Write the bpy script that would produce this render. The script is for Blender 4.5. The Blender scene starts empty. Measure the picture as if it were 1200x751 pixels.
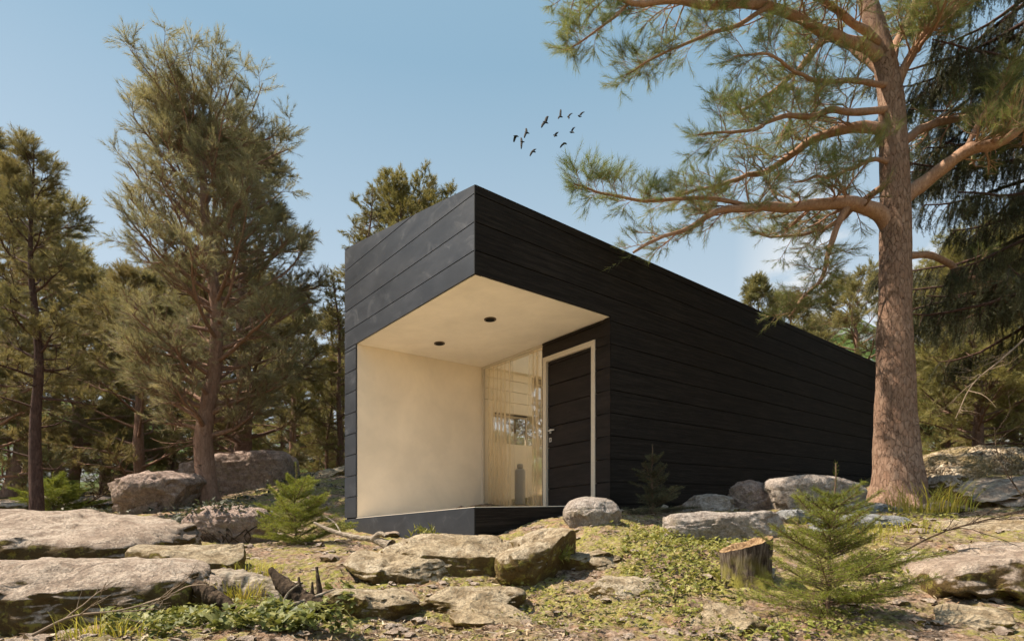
import bpy, math, random
import numpy as np
from math import radians as R
C = bpy.context.scene.collection
F = 684.0; CX = 600.0; HY = 619.3
PI = math.pi

# ---------------------------------------------------------------- camera, world, light
sc = bpy.context.scene
cam_d = bpy.data.cameras.new('camera'); cam = bpy.data.objects.new('camera', cam_d); C.objects.link(cam)
cam.location = (0, 0, 0); cam.rotation_euler = (PI/2, 0, 0)
cam_d.sensor_width = 36; cam_d.lens = 36*F/1200; cam_d.shift_y = (HY-375.5)/1200
cam_d.clip_start = .05; cam_d.clip_end = 20000
sc.camera = cam
SUN_AZ = np.array([-.997, .075]); SUN_EL = R(57)
sun_d = bpy.data.lights.new('sun', 'SUN'); sun = bpy.data.objects.new('sun', sun_d); C.objects.link(sun)
sun_d.energy = 5.0; sun_d.angle = R(.5); sun_d.color = (1, .88, .72)
from mathutils import Vector, noise as mnoise
sv = Vector((SUN_AZ[0]*math.cos(SUN_EL), SUN_AZ[1]*math.cos(SUN_EL), math.sin(SUN_EL)))
sun.rotation_euler = sv.to_track_quat('Z', 'Y').to_euler()
vs = sc.view_settings; vs.view_transform = 'Standard'; vs.look = 'None'; vs.exposure = 1.0; vs.gamma = 1
sc.cycles.use_denoising = True
try: sc.cycles.denoiser = 'OPENIMAGEDENOISE'
except Exception: pass
sc.cycles.max_bounces = 6; sc.cycles.diffuse_bounces = 4; sc.cycles.adaptive_threshold = .03; sc.cycles.transparent_max_bounces = 12
sc.cycles.transmission_bounces = 6; sc.cycles.caustics_reflective = False; sc.cycles.caustics_refractive = False

# ---------------------------------------------------------------- node helper
class N:
    def __init__(s, tree): s.t = tree; s.n = tree.nodes; s.l = tree.links
    def new(s, typ, **kw):
        nd = s.n.new(typ)
        for k, v in kw.items():
            if k.startswith('i_'):
                key = k[2:]; key = int(key) if key.isdigit() else key
                s.set(nd, key, v)
            else: setattr(nd, k, v)
        return nd
    def set(s, nd, key, v):
        if isinstance(key, str):
            key2 = key.replace('_', ' ')
            sock = nd.inputs[key2] if key2 in nd.inputs else nd.inputs[key]
        else: sock = nd.inputs[key]
        if isinstance(v, bpy.types.NodeSocket): s.l.new(v, sock)
        else: sock.default_value = v
    def math(s, op, a, b=0, clamp=False):
        nd = s.new('ShaderNodeMath', operation=op, use_clamp=clamp); s.set(nd, 0, a); s.set(nd, 1, b); return nd.outputs[0]
    def noise(s, vec, scale, detail=5, rough=.6, dist=0, dim='3D'):
        nd = s.new('ShaderNodeTexNoise', noise_dimensions=dim); s.set(nd, 'Vector', vec)
        nd.inputs['Scale'].default_value = scale; nd.inputs['Detail'].default_value = detail
        nd.inputs['Roughness'].default_value = rough; nd.inputs['Distortion'].default_value = dist
        return nd.outputs['Fac']
    def ramp(s, fac, stops):
        nd = s.new('ShaderNodeValToRGB'); s.set(nd, 0, fac); e = nd.color_ramp.elements
        while len(e) < len(stops): e.new(.5)
        for el, (p, c) in zip(e, stops):
            el.position = p; el.color = (c, c, c, 1) if isinstance(c, (int, float)) else (*c, 1)
        return nd.outputs[0]
    def mix(s, fac, a, b, mode='MIX'):
        nd = s.new('ShaderNodeMixRGB', blend_type=mode); s.set(nd, 0, fac)
        for i, v in ((1, a), (2, b)):
            if isinstance(v, tuple) and len(v) == 3: v = (*v, 1)
            s.set(nd, i, v)
        return nd.outputs[0]
    def mapping(s, vec, scale=(1, 1, 1), rot=(0, 0, 0), loc=(0, 0, 0)):
        nd = s.new('ShaderNodeMapping'); s.set(nd, 'Vector', vec); nd.inputs['Scale'].default_value = scale
        nd.inputs['Rotation'].default_value = rot; nd.inputs['Location'].default_value = loc; return nd.outputs[0]
    def bump(s, h, strength=.5, dist=.02, normal=None):
        nd = s.new('ShaderNodeBump'); s.set(nd, 'Height', h); nd.inputs['Strength'].default_value = strength
        nd.inputs['Distance'].default_value = dist
        if normal is not None: s.set(nd, 'Normal', normal)
        return nd.outputs[0]

def material(name):
    m = bpy.data.materials.new(name); m.use_nodes = True; t = m.node_tree
    for nd in list(t.nodes): t.nodes.remove(nd)
    n = N(t); out = n.new('ShaderNodeOutputMaterial'); n.out = out.inputs['Surface']
    n.geo = n.new('ShaderNodeNewGeometry'); n.pos = n.geo.outputs['Position']; n.nor = n.geo.outputs['True Normal']
    n.tc = n.new('ShaderNodeTexCoord')
    return m, n
def principled(n, color, rough=.8, normal=None, spec=.3, **kw):
    p = n.new('ShaderNodeBsdfPrincipled')
    if isinstance(color, tuple) and len(color) == 3: color = (*color, 1)
    n.set(p, 'Base Color', color); n.set(p, 'Roughness', rough); n.set(p, 'Specular IOR Level', spec)
    if normal is not None: n.set(p, 'Normal', normal)
    for k, v in kw.items(): n.set(p, k, v)
    n.l.new(p.outputs[0], n.out); return p
def simple(name, col, rough=.6, **kw):
    m, n = material(name)
    f = n.noise(n.pos, 40, 4)
    c = n.mix(f, tuple(x*.85 for x in col), tuple(min(1, x*1.12) for x in col))
    principled(n, c, rough, n.bump(f, .15, .003), **kw); return m

# world: nishita sky with soft cumulus low over the hills
w = bpy.data.worlds.new('World'); sc.world = w; w.use_nodes = True
n = N(w.node_tree); bg = n.n['Background']
sky = n.new('ShaderNodeTexSky', sky_type='NISHITA'); sky.sun_disc = False
sky.sun_elevation = SUN_EL; sky.sun_rotation = math.atan2(SUN_AZ[0], SUN_AZ[1])
sky.air_density = 1.0; sky.dust_density = 1.6; sky.ozone_density = 1.2; sky.altitude = 300
tc = n.new('ShaderNodeTexCoord'); g = tc.outputs['Generated']
sep = n.new('ShaderNodeSeparateXYZ'); n.set(sep, 0, g)
cn = n.noise(n.mapping(g, (1, 1, 2.2), loc=(.35, .1, .2)), 3.2, 9, .6)
az = n.math('DIVIDE', sep.outputs[0], n.math('MAXIMUM', sep.outputs[1], .05))
band = n.math('MULTIPLY', n.ramp(sep.outputs[2], [(.1, 0), (.2, 1), (.38, 1), (.5, 0)]), n.ramp(az, [(.38, 0), (.50, 1), (.75, 1), (.95, .3)]))
cl = n.math('MULTIPLY', n.ramp(cn, [(.46, 0), (.56, 1)]), band)
hz = n.mix(.75, sky.outputs[0], n.mix(n.ramp(sep.outputs[2], [(0, 0), (.62, 1)]), (8.8, 9.2, 9.5), (2.9, 4.7, 6.0)))
skc = n.mix(n.math('MULTIPLY', cl, .65), hz, (10.0, 9.5, 9.0))
n.set(bg, 'Color', skc); bg.inputs['Strength'].default_value = .058

# ---------------------------------------------------------------- object helpers
def tag(o, label=None, cat=None, group=None, kind=None):
    for k, v in (('label', label), ('category', cat), ('group', group), ('kind', kind)):
        if v: o[k] = v
    return o
def thing(name, label, cat, loc=(0, 0, 0), group=None):
    o = bpy.data.objects.new(name, None); C.objects.link(o); o.location = loc; o.empty_display_size = .1
    return tag(o, label, cat, group)
def mesh_data(name, v, f, mats, uv=None, smooth=True, mi=None):
    v = np.asarray(v, dtype=np.float64).reshape(-1, 3); me = bpy.data.meshes.new(name)
    if isinstance(f, np.ndarray):
        k = f.shape[1]; loops = f.reshape(-1); starts = np.arange(len(f))*k; tot = np.full(len(f), k)
    else:
        tot = np.array([len(q) for q in f]); loops = np.array([i for q in f for i in q]); starts = np.concatenate([[0], np.cumsum(tot)[:-1]])
    me.vertices.add(len(v)); me.vertices.foreach_set('co', v.reshape(-1))
    me.loops.add(len(loops)); me.loops.foreach_set('vertex_index', loops.astype(np.int32))
    me.polygons.add(len(tot)); me.polygons.foreach_set('loop_start', starts.astype(np.int32)); me.polygons.foreach_set('loop_total', tot.astype(np.int32))
    me.polygons.foreach_set('use_smooth', np.full(len(tot), smooth))
    for m in (mats if isinstance(mats, (list, tuple)) else [mats]): me.materials.append(m)
    if mi is not None: me.polygons.foreach_set('material_index', np.asarray(mi, dtype=np.int32))
    if uv is not None:
        l = me.uv_layers.new(name='uv'); l.data.foreach_set('uv', np.asarray(uv, dtype=np.float64)[loops].reshape(-1))
    me.update(); me.validate(); return me
def obj(name, v, f, mats, parent=None, uv=None, smooth=True, mi=None, origin=None):
    """world-space vertices; made relative to the parent's (or its own) origin"""
    v = np.asarray(v, dtype=np.float64).reshape(-1, 3)
    o3 = np.array((0, 0, 0.))
    if parent is not None:
        p = parent
        while p is not None: o3 = o3+np.array(p.location); p = p.parent
    loc = (0, 0, 0)
    if parent is None and origin is not None: loc = origin; o3 = np.array(origin, dtype=float)
    o = bpy.data.objects.new(name, mesh_data(name, v-o3, f, mats, uv, smooth, mi)); C.objects.link(o); o.location = loc
    if parent is not None: o.parent = parent
    return o
def W(px, py, Y): return np.array([(px-CX)/F*Y, Y, (HY-py)/F*Y])

# numpy value noise
def _h(ix, iy, iz):
    n_ = (ix*374761393+iy*668265263+iz*1274126177) & 0xffffffff
    n_ = ((n_ ^ (n_ >> 13))*1274126177) & 0xffffffff
    n_ = ((n_ ^ (n_ >> 16))*2246822519) & 0xffffffff
    return ((n_ ^ (n_ >> 15)) & 0xffffff)/float(0xffffff)
def vnoise(p):
    p = np.asarray(p); i = np.floor(p).astype(np.int64); f = p-i; u = f*f*f*(f*(f*6-15)+10)
    r = 0
    for dx in (0, 1):
        for dy in (0, 1):
            for dz in (0, 1):
                wgt = (u[..., 0] if dx else 1-u[..., 0])*(u[..., 1] if dy else 1-u[..., 1])*(u[..., 2] if dz else 1-u[..., 2])
                r = r+wgt*_h(i[..., 0]+dx, i[..., 1]+dy, i[..., 2]+dz)
    return r*2-1
def fbm(p, octs=4, gain=.5, lac=2.03, ridge=False):
    s = 0; a = 1; tot = 0; p = np.asarray(p)+17.3
    for k in range(octs):
        q = vnoise(p); q = (1-np.abs(q))*2-1 if ridge else q
        s = s+a*q; tot += a; a *= gain; p = p*lac+5.7
    return s/tot

# tubes
class Geo:
    def __init__(s): s.v = []; s.f = []; s.uv = []; s.n = 0
    def add(s, v, f, uv=None):
        s.v.append(v); s.f.append(f+s.n); s.n += len(v)
        s.uv.append(uv if uv is not None else np.zeros((len(v), 2)))
    def tube(s, pts, rad, sides=6, rough=0, flare=None, seed=0, fr=1.0):
        pts = np.asarray(pts, dtype=float); n_ = len(pts); rad = np.broadcast_to(np.asarray(rad, dtype=float), (n_,))
        t = np.gradient(pts, axis=0); t /= np.linalg.norm(t, axis=1)[:, None]+1e-9
        ref = np.array([0, 0, 1.]) if abs(t[0][2]) < .8 else np.array([1., 0, 0])
        a = np.cross(t, ref); a /= np.linalg.norm(a, axis=1)[:, None]+1e-9; b = np.cross(t, a)
        th = np.arange(sides)/sides*2*PI
        rr = rad[:, None]*np.ones((1, sides))
        if rough:
            d = a[:, None]*np.cos(th)[None, :, None]+b[:, None]*np.sin(th)[None, :, None]
            q = pts[:, None]+d*rad[:, None, None]
            rr = rr*(1+rough*fbm(q*np.array([5, 5, 2.2])*fr+seed, 4))
        v = pts[:, None]+(a[:, None]*np.cos(th)[None, :, None]+b[:, None]*np.sin(th)[None, :, None])*rr[..., None]
        if n_ > 1:
            i = np.arange(n_-1)[:, None]*sides; j = np.arange(sides)[None]; k = (np.arange(sides)+1)[None] % sides
            f = np.stack([i+j, i+sides+j, i+sides+k, i+k], -1).reshape(-1, 4)
        L = np.concatenate([[0], np.cumsum(np.linalg.norm(np.diff(pts, axis=0), axis=1))])
        uv = np.stack([np.broadcast_to(th/(2*PI), (n_, sides)), np.broadcast_to(L[:, None], (n_, sides))], -1).reshape(-1, 2)
        s.add(v.reshape(-1, 3), f, uv)
    def build(s, name, mat, parent=None, smooth=True, origin=None):
        return obj(name, np.concatenate(s.v), np.concatenate(s.f), mat, parent, uv=np.concatenate(s.uv), smooth=smooth, origin=origin)
def smoothline(pts, n_):
    """Catmull-Rom through points (k columns) resampled to n_ points"""
    p = np.asarray(pts, dtype=float); p = np.vstack([2*p[0]-p[1], p, 2*p[-1]-p[-2]])
    k = len(p)-3; t = np.linspace(0, k-1e-6, n_); i = t.astype(int); u = (t-i)[:, None]
    a, b, c, d = p[i], p[i+1], p[i+2], p[i+3]
    return .5*((2*b)+(-a+c)*u+(2*a-5*b+4*c-d)*u**2+(-a+3*b-3*c+d)*u**3)
def needles(P0, P1, k, nl, wd, ang, rng, spread=.25, tmin=.05, flat=0):
    """k needles on each shoot P0->P1, one tapered blade each"""
    P0 = np.asarray(P0); P1 = np.asarray(P1); n_ = len(P0); ax = P1-P0; L = np.linalg.norm(ax, axis=1, keepdims=True)+1e-9; ax = ax/L
    ref = rng.normal(size=(n_, 3)) if not flat else np.tile([0, 0, 1.], (n_, 1))+rng.normal(size=(n_, 3))*.15
    a = np.cross(ax, ref); a /= np.linalg.norm(a, axis=1, keepdims=True)+1e-9; b = np.cross(ax, a)
    t = rng.uniform(tmin, 1, (n_, k)); az = rng.uniform(0, 2*PI, (n_, k)); ca = np.cos(az); sa = np.sin(az)*(1-flat)
    perp = a[:, None]*ca[..., None]+b[:, None]*sa[..., None]; perp /= np.linalg.norm(perp, axis=2, keepdims=True)+1e-9
    an = ang*(1+rng.normal(size=(n_, k))*spread)*(1.15-.45*t)
    d = ax[:, None]*np.cos(an)[..., None]+perp*np.sin(an)[..., None]
    ln = nl*rng.uniform(.7, 1.15, (n_, k))
    base = P0[:, None]+(P1-P0)[:, None]*t[..., None]; tip = base+d*ln[..., None]
    wv = np.cross(d, rng.normal(size=(n_, k, 3))); wv /= np.linalg.norm(wv, axis=2, keepdims=True)+1e-9; wv *= wd/2
    mid = base+d*(ln*.5)[..., None]
    v = np.stack([base-wv*.6, base+wv*.6, tip], 2).reshape(-1, 3)
    f = np.arange(len(v)).reshape(-1, 3)
    return v, f
# ---------------------------------------------------------------- materials
def leaf_mat(name, c1, c2, c3, scale=1.2, trans=.35, rough=.55):
    m, n = material(name)
    f = n.noise(n.tc.outputs['Object'], scale, 3, .6)
    rnd = n.new('ShaderNodeObjectInfo').outputs['Random']
    isl = n.geo.outputs['Random Per Island']
    c = n.ramp(n.math('ADD', n.math('MULTIPLY', f, .75), n.math('MULTIPLY', isl, .25)), [(.33, c1), (.5, c2), (.68, c3)])
    hs = n.new('ShaderNodeHueSaturation'); n.set(hs, 'Color', c); n.set(hs, 'Value', n.math('ADD', n.math('MULTIPLY', rnd, .25), .87))
    n.set(hs, 'Hue', n.math('ADD', n.math('MULTIPLY', rnd, .02), .49)); c = hs.outputs[0]
    p = n.new('ShaderNodeBsdfPrincipled'); n.set(p, 'Base Color', c); n.set(p, 'Roughness', rough); n.set(p, 'Specular IOR Level', .35)
    t = n.new('ShaderNodeBsdfTranslucent'); n.set(t, 'Color', n.mix(.5, c, n.mix(1, c, (1.0, .95, .45), 'MULTIPLY')))
    mx = n.new('ShaderNodeMixShader'); mx.inputs[0].default_value = trans; n.l.new(p.outputs[0], mx.inputs[1]); n.l.new(t.outputs[0], mx.inputs[2])
    n.l.new(mx.outputs[0], n.out); return m
M = {}
M['pine'] = leaf_mat('pine_needles', (0.121, 0.158, 0.052), (0.211, 0.242, 0.087), (0.322, 0.326, 0.123), 1.6, .45)
M['pine_blue'] = leaf_mat('pine_needles_grey', (0.149, 0.151, 0.088), (0.258, 0.24, 0.143), (0.421, 0.357, 0.205), 1.0, .45)
M['forest'] = leaf_mat('forest_needles', (0.126, 0.124, 0.054), (0.23, 0.204, 0.091), (0.37, 0.298, 0.14), .9, .42)
M['forest_gold'] = leaf_mat('golden_needles', (0.158, 0.163, 0.053), (0.276, 0.247, 0.089), (0.395, 0.339, 0.133), .9, .4)
M['dark'] = leaf_mat('dark_spruce_needles', (0.039, 0.044, 0.021), (0.083, 0.086, 0.044), (0.209, 0.198, 0.105), 1.3, .3)
M['sapling'] = leaf_mat('sapling_needles', (.13, .17, .025), (.23, .28, .045), (.36, .38, .08), 6, .45)
M['grass'] = leaf_mat('grass_blades', (.22, .23, .03), (.40, .38, .06), (.55, .46, .12), 8, .45)
M['leaf'] = leaf_mat('ground_leaves', (.10, .115, .025), (.24, .245, .05), (.42, .39, .13), 9, .35)
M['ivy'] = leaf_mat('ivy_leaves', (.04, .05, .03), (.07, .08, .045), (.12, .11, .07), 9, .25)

M['leaf_dark'] = leaf_mat('dull_leaves', (.07, .085, .022), (.17, .185, .045), (.36, .34, .13), 9, .35)
M['pine_far'] = M['forest']
def bark(name, c1, c2, c3, su, sv_, bstr=.7, dist=.02):
    m, n = material(name)
    v = n.mapping(n.tc.outputs['Object'], (su, su, sv_))
    dn = n.new('ShaderNodeTexNoise'); n.set(dn, 'Vector', v); dn.inputs['Scale'].default_value = 1.2; dn.inputs['Detail'].default_value = 4
    v2 = n.new('ShaderNodeVectorMath', operation='ADD'); n.set(v2, 0, v); sc_ = n.new('ShaderNodeVectorMath', operation='SCALE'); n.set(sc_, 0, dn.outputs['Color']); sc_.inputs['Scale'].default_value = .9
    n.l.new(sc_.outputs[0], v2.inputs[1])
    vo = n.new('ShaderNodeTexVoronoi', feature='DISTANCE_TO_EDGE'); n.set(vo, 'Vector', v2.outputs[0]); vo.inputs['Scale'].default_value = 1
    vc = n.new('ShaderNodeTexVoronoi', feature='F1'); n.set(vc, 'Vector', v2.outputs[0]); vc.inputs['Scale'].default_value = 1
    fine = n.noise(v, 5, 7, .7)
    edge = n.ramp(n.math('ADD', vo.outputs['Distance'], n.math('MULTIPLY', n.math('SUBTRACT', fine, .42), .5)), [(0, 0), (.06, .8), (.22, 1)])
    cv = n.new('ShaderNodeSeparateColor'); n.set(cv, 0, vc.outputs['Color'])
    c = n.mix(n.math('ADD', n.math('MULTIPLY', cv.outputs[0], .55), n.math('MULTIPLY', fine, .45)), c2, c3)
    big = n.noise(n.tc.outputs['Object'], 1.7, 4)
    c = n.mix(n.ramp(big, [(.35, 0), (.65, .6)]), c, tuple(x*.8+.02 for x in c2))
    mk = n.ramp(n.noise(v, .8, 4, .6), [(.38, .25), (.62, 1)])
    c = n.mix(n.math('MULTIPLY', n.math('SUBTRACT', 1, edge), mk), c, c1)
    st_ = n.noise(n.mapping(n.tc.outputs['Object'], (60, 60, 6)), 1, 5, .7); c = n.mix(n.ramp(st_, [(.35, .55), (.55, 0)]), c, tuple(x*.55 for x in c2))
    h = n.math('ADD', n.math('MULTIPLY', edge, .7), n.math('MULTIPLY', fine, .5))
    h = n.math('ADD', n.math('ADD', h, n.math('MULTIPLY', cv.outputs[1], .5)), n.math('MULTIPLY', st_, .35))
    principled(n, c, .9, n.bump(h, bstr, dist), .15); return m
M['bark_big'] = bark('pine_bark', (.12, .055, .03), (.28, .16, .105), (.44, .31, .23), 19, 9, 1.0, .022)
M['bark_limb'] = bark('pine_limb_bark', (.16, .08, .045), (.36, .20, .125), (.50, .33, .23), 26, 18, .7, .008)
M['bark_limb2'] = bark('reddish_bark', (.09, .045, .03), (.25, .14, .095), (.40, .26, .19), 20, 9, .8, .015)
M['bark'] = bark('brown_bark', (.045, .025, .018), (.15, .085, .06), (.26, .17, .125), 22, 8, .8, .015)
M['bark_dark'] = bark('dark_bark', (.02, .012, .01), (.075, .04, .032), (.17, .10, .08), 34, 12, 1, .015)
M['twig'] = simple('dry_twig', (.22, .16, .11), .8)

def wood_grey():
    m, n = material('weathered_wood')
    v = n.mapping(n.tc.outputs['Object'], (6, 30, 30)); f = n.noise(v, 1.5, 8, .7, .6)
    c = n.ramp(f, [(.3, (.05, .035, .025)), (.48, (.25, .20, .15)), (.7, (.50, .43, .34))])
    principled(n, c, .85, n.bump(f, .8, .02), .2); return m
M['deadwood'] = wood_grey()
def wood_dark():
    m, n = material('rotten_dark_wood')
    v = n.mapping(n.tc.outputs['Object'], (14, 14, 14)); f = n.noise(v, 1.5, 8, .7, .6)
    c = n.ramp(f, [(.35, (.02, .013, .008)), (.55, (.07, .045, .028)), (.75, (.22, .16, .10))])
    principled(n, c, .9, n.bump(f, 1, .03), .2); return m
M['rotten'] = wood_dark()

def rock_mat(name, pale, mid, dark, lichen, lich_amt=.5, side=.6, mscale=1.0):
    m, n = material(name)
    P = n.pos
    a = n.noise(P, 1.6*mscale, 8, .65, .4); b = n.noise(P, 9*mscale, 8, .7); cfine = n.noise(P, 55, 5, .75)
    speck = n.new('ShaderNodeTexVoronoi', feature='F1'); n.set(speck, 'Vector', P); speck.inputs['Scale'].default_value = 130
    c = n.mix(n.ramp(a, [(.35, 0), (.65, 1)]), mid, pale)
    c = n.mix(n.ramp(b, [(.40, .8), (.56, 0)]), c, dark)
    c = n.mix(n.ramp(cfine, [(.38, .75), (.55, 0)]), c, tuple(x*.35 for x in mid))
    c = n.mix(n.ramp(speck.outputs['Distance'], [(.12, .5), (.3, 0)]), c, tuple(x*.3 for x in dark))
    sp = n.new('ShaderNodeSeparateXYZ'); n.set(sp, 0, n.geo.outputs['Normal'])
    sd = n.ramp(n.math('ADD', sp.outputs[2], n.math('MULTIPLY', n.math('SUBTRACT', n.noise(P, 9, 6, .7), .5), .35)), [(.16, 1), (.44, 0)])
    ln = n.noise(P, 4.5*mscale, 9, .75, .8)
    lichen_shade_amt = n.math('MULTIPLY', n.ramp(ln, [(.34, .55), (.50, 1)]), n.math('ADD', n.math('MULTIPLY', sd, side), lich_amt*.35))  # brown lichen on steep faces, with shade painted into the same stain
    lichen_shade_col = n.mix(n.noise(P, 26, 5), lichen, tuple(x*.45 for x in lichen))
    c = n.mix(lichen_shade_amt, c, lichen_shade_col)
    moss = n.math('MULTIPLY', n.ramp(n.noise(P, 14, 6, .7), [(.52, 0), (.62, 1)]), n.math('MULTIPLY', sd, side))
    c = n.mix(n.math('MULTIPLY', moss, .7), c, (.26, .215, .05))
    crack = n.new('ShaderNodeTexVoronoi', feature='DISTANCE_TO_EDGE'); n.set(crack, 'Vector', n.mapping(P, (1.1, 1.1, 2.4))); crack.inputs['Scale'].default_value = 1.7*mscale
    cr = n.ramp(n.math('ADD', crack.outputs['Distance'], n.math('MULTIPLY', n.math('SUBTRACT', b, .5), .25)), [(0, 0), (.02, 1)])
    h = n.math('ADD', n.math('MULTIPLY', b, .8), n.math('MULTIPLY', cfine, .35)); h = n.math('ADD', n.math('ADD', h, n.math('MULTIPLY', cr, .12)), n.math('MULTIPLY', n.noise(P, 26, 5, .7), .6))
    principled(n, c, .88, n.bump(h, 1, .06), .2); return m
M['granite'] = rock_mat('granite', (.70, .58, .475), (.55, .425, .335), (.28, .20, .15), (.15, .095, .035), .3, 1.6)  # side stain darker than the lichen alone, to deepen shaded fronts
M['rock_ochre'] = rock_mat('lichen_rock', (.72, .61, .46), (.54, .42, .27), (.22, .15, .08), (.19, .125, .045), .35, 1.5)  # same here: lichen brown plus painted shade on the sides
M['rock_white'] = rock_mat('pale_boulder', (.68, .60, .54), (.52, .43, .37), (.26, .21, .18), (.30, .24, .15), .2, .3, 1.6)
M['rock_blue'] = rock_mat('slate_slab', (.50, .50, .50), (.36, .36, .36), (.16, .16, .17), (.22, .2, .14), .2, .3, 2)
M['rock_pink'] = rock_mat('pink_boulder', (.66, .50, .42), (.52, .38, .32), (.25, .17, .14), (.2, .15, .09), .2, .3, 1.4)

def ground_mat():
    m, n = material('ground')
    P = n.pos
    big = n.noise(P, .55, 6, .6, .5); mid = n.noise(P, 3.1, 8, .68, .6); fine = n.noise(P, 22, 7, .72); vfine = n.noise(P, 95, 4, .7)
    c = n.ramp(fine, [(.37, (.03, .02, .013)), (.46, (.19, .13, .09)), (.56, (.34, .245, .18)), (.72, (.58, .46, .37))])
    c = n.mix(n.ramp(n.noise(P, 6.3, 6, .7), [(.5, 0), (.66, .55)]), c, (.46, .26, .15))
    mossm = n.math('MULTIPLY', n.ramp(mid, [(.44, 0), (.56, 1)]), n.ramp(n.noise(P, 30, 5, .75), [(.36, 0), (.56, 1)]))
    mc = n.ramp(n.noise(P, 45, 5, .7), [(.34, (.09, .095, .02)), (.5, (.29, .285, .045)), (.7, (.47, .43, .13))])
    c = n.mix(n.math('MULTIPLY', mossm, .85), c, mc)
    # forest floor far from the clearing
    d = n.new('ShaderNodeVectorMath', operation='LENGTH'); n.set(d, 0, P)
    far = n.ramp(n.math('ADD', d.outputs['Value'], n.math('MULTIPLY', n.math('SUBTRACT', big, .5), 14)), [(.0, 0), (1, 0)])
    dv = n.math('DIVIDE', n.math('ADD', d.outputs['Value'], n.math('MULTIPLY', n.math('SUBTRACT', big, .5), 14)), 30)
    fm = n.ramp(dv, [(.42, 0), (.62, 1)])
    fc = n.ramp(fine, [(.35, (.045, .03, .018)), (.55, (.13, .095, .05)), (.7, (.22, .19, .08))])
    c = n.mix(fm, c, fc)
    gm = n.ramp(dv, [(.98, 0), (1.0, 1)])
    c = n.mix(gm, c, n.ramp(n.noise(P, .05, 6), [(.4, (.05, .065, .02)), (.6, (.10, .12, .035))]))
    h = n.math('ADD', n.math('MULTIPLY', fine, .7), n.math('MULTIPLY', vfine, .3)); h = n.math('ADD', h, n.math('MULTIPLY', mid, 1.2))
    principled(n, c, .95, n.bump(h, 1, .05), .12); return m
M['ground'] = ground_mat()

def clad(name, c1, c2, c3, grain, rough, bs, patina=0, spec=.4):
    m, n = material(name); uv = n.tc.outputs['UV']
    g1 = n.noise(n.mapping(uv, (1.1, grain, 1)), 1.0, 7, .7, .25, '2D'); g2 = n.noise(n.mapping(uv, (5, grain*4, 1)), 1.0, 4, .7, 0, '2D')
    f = n.math('ADD', n.math('MULTIPLY', g1, .65), n.math('MULTIPLY', g2, .35))
    c = n.ramp(f, [(.35, c1), (.5, c2), (.68, c3)])
    if patina:
        pt = n.noise(n.mapping(uv, (1, 1.4, 1)), 2.6, 9, .72, .6, '2D'); c = n.mix(n.ramp(pt, [(.55, 0), (.74, patina)]), c, (.17, .17, .18))
        big = n.noise(uv, .8, 5, .6, 0, '2D'); c = n.mix(n.ramp(big, [(.35, .45), (.6, 0)]), c, tuple(x*.55 for x in c1))
    rg = n.math('ADD', n.math('MULTIPLY', g1, .3), rough-.15)
    principled(n, c, rg, n.bump(f, bs, .012), spec); return m
M['clad_front'] = clad('front_cladding', (.029, .031, .038), (.036, .039, .048), (.046, .049, .059), 3, .45, .06, .45)
M['clad_side'] = clad('charred_cladding', (.008, .006, .005), (.017, .0135, .011), (.036, .029, .024), 30, .85, .5, 0, .12)
M['clad_door'] = clad('door_boards', (.012, .009, .008), (.020, .015, .0135), (.032, .025, .022), 7, .6, .3, 0, .15)
M['black'] = simple('black_joint', (.006, .006, .006), .9)

def plaster(name, col, sc_=1.5):
    m, n = material(name); f = n.noise(n.pos, sc_, 8, .62, .3); g_ = n.noise(n.pos, 60, 4)
    c = n.mix(n.ramp(f, [(.35, 0), (.65, 1)]), tuple(x*.86 for x in col), col)
    principled(n, c, .85, n.bump(n.math('ADD', f, n.math('MULTIPLY', g_, .2)), .25, .01), .15); return m
M['plaster'] = plaster('beige_plaster', (.86, .735, .58)); M['ceiling'] = plaster('ceiling_plaster', (.90, .82, .72))
M['interior'] = plaster('interior_board', (.92, .84, .70)); M['deck'] = plaster('deck_boards', (.82, .71, .57)); M['pale_floor'] = plaster('pale_floor', (.88, .80, .66))
M['frame'] = simple('cream_frame', (.60, .52, .42), .5); M['steel'] = simple('brushed_steel', (.55, .54, .52), .3, Metallic=.9)
M['lamp'] = simple('dark_bronze', (.10, .07, .045), .4, Metallic=.4)
M['ceramic'] = simple('grey_ceramic', (.30, .29, .27), .3)
M['bird'] = simple('bird_plumage', (.03, .028, .028), .8)
M['endgrain'] = simple('cut_wood', (.50, .33, .16), .8)
def curtain_mat():
    m, n = material('sheer_linen')
    wv = n.noise(n.mapping(n.tc.outputs['UV'], (40, 2, 1)), 1, 4, .6, 0, '2D')
    c = n.mix(wv, (.86, .70, .48), (.96, .84, .63))
    d = n.new('ShaderNodeBsdfDiffuse'); n.set(d, 0, c); t = n.new('ShaderNodeBsdfTranslucent'); n.set(t, 0, c); tr = n.new('ShaderNodeBsdfTransparent')
    a = n.new('ShaderNodeMixShader'); a.inputs[0].default_value = .35; n.l.new(d.outputs[0], a.inputs[1]); n.l.new(t.outputs[0], a.inputs[2])
    b = n.new('ShaderNodeMixShader'); lw = n.new('ShaderNodeLayerWeight'); lw.inputs[0].default_value = .5; n.l.new(n.math('MULTIPLY', n.math('SUBTRACT', 1, lw.outputs['Facing']), .75, True), b.inputs[0]); n.l.new(a.outputs[0], b.inputs[1]); n.l.new(tr.outputs[0], b.inputs[2])
    n.l.new(b.outputs[0], n.out); return m
M['curtain'] = curtain_mat()
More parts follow.
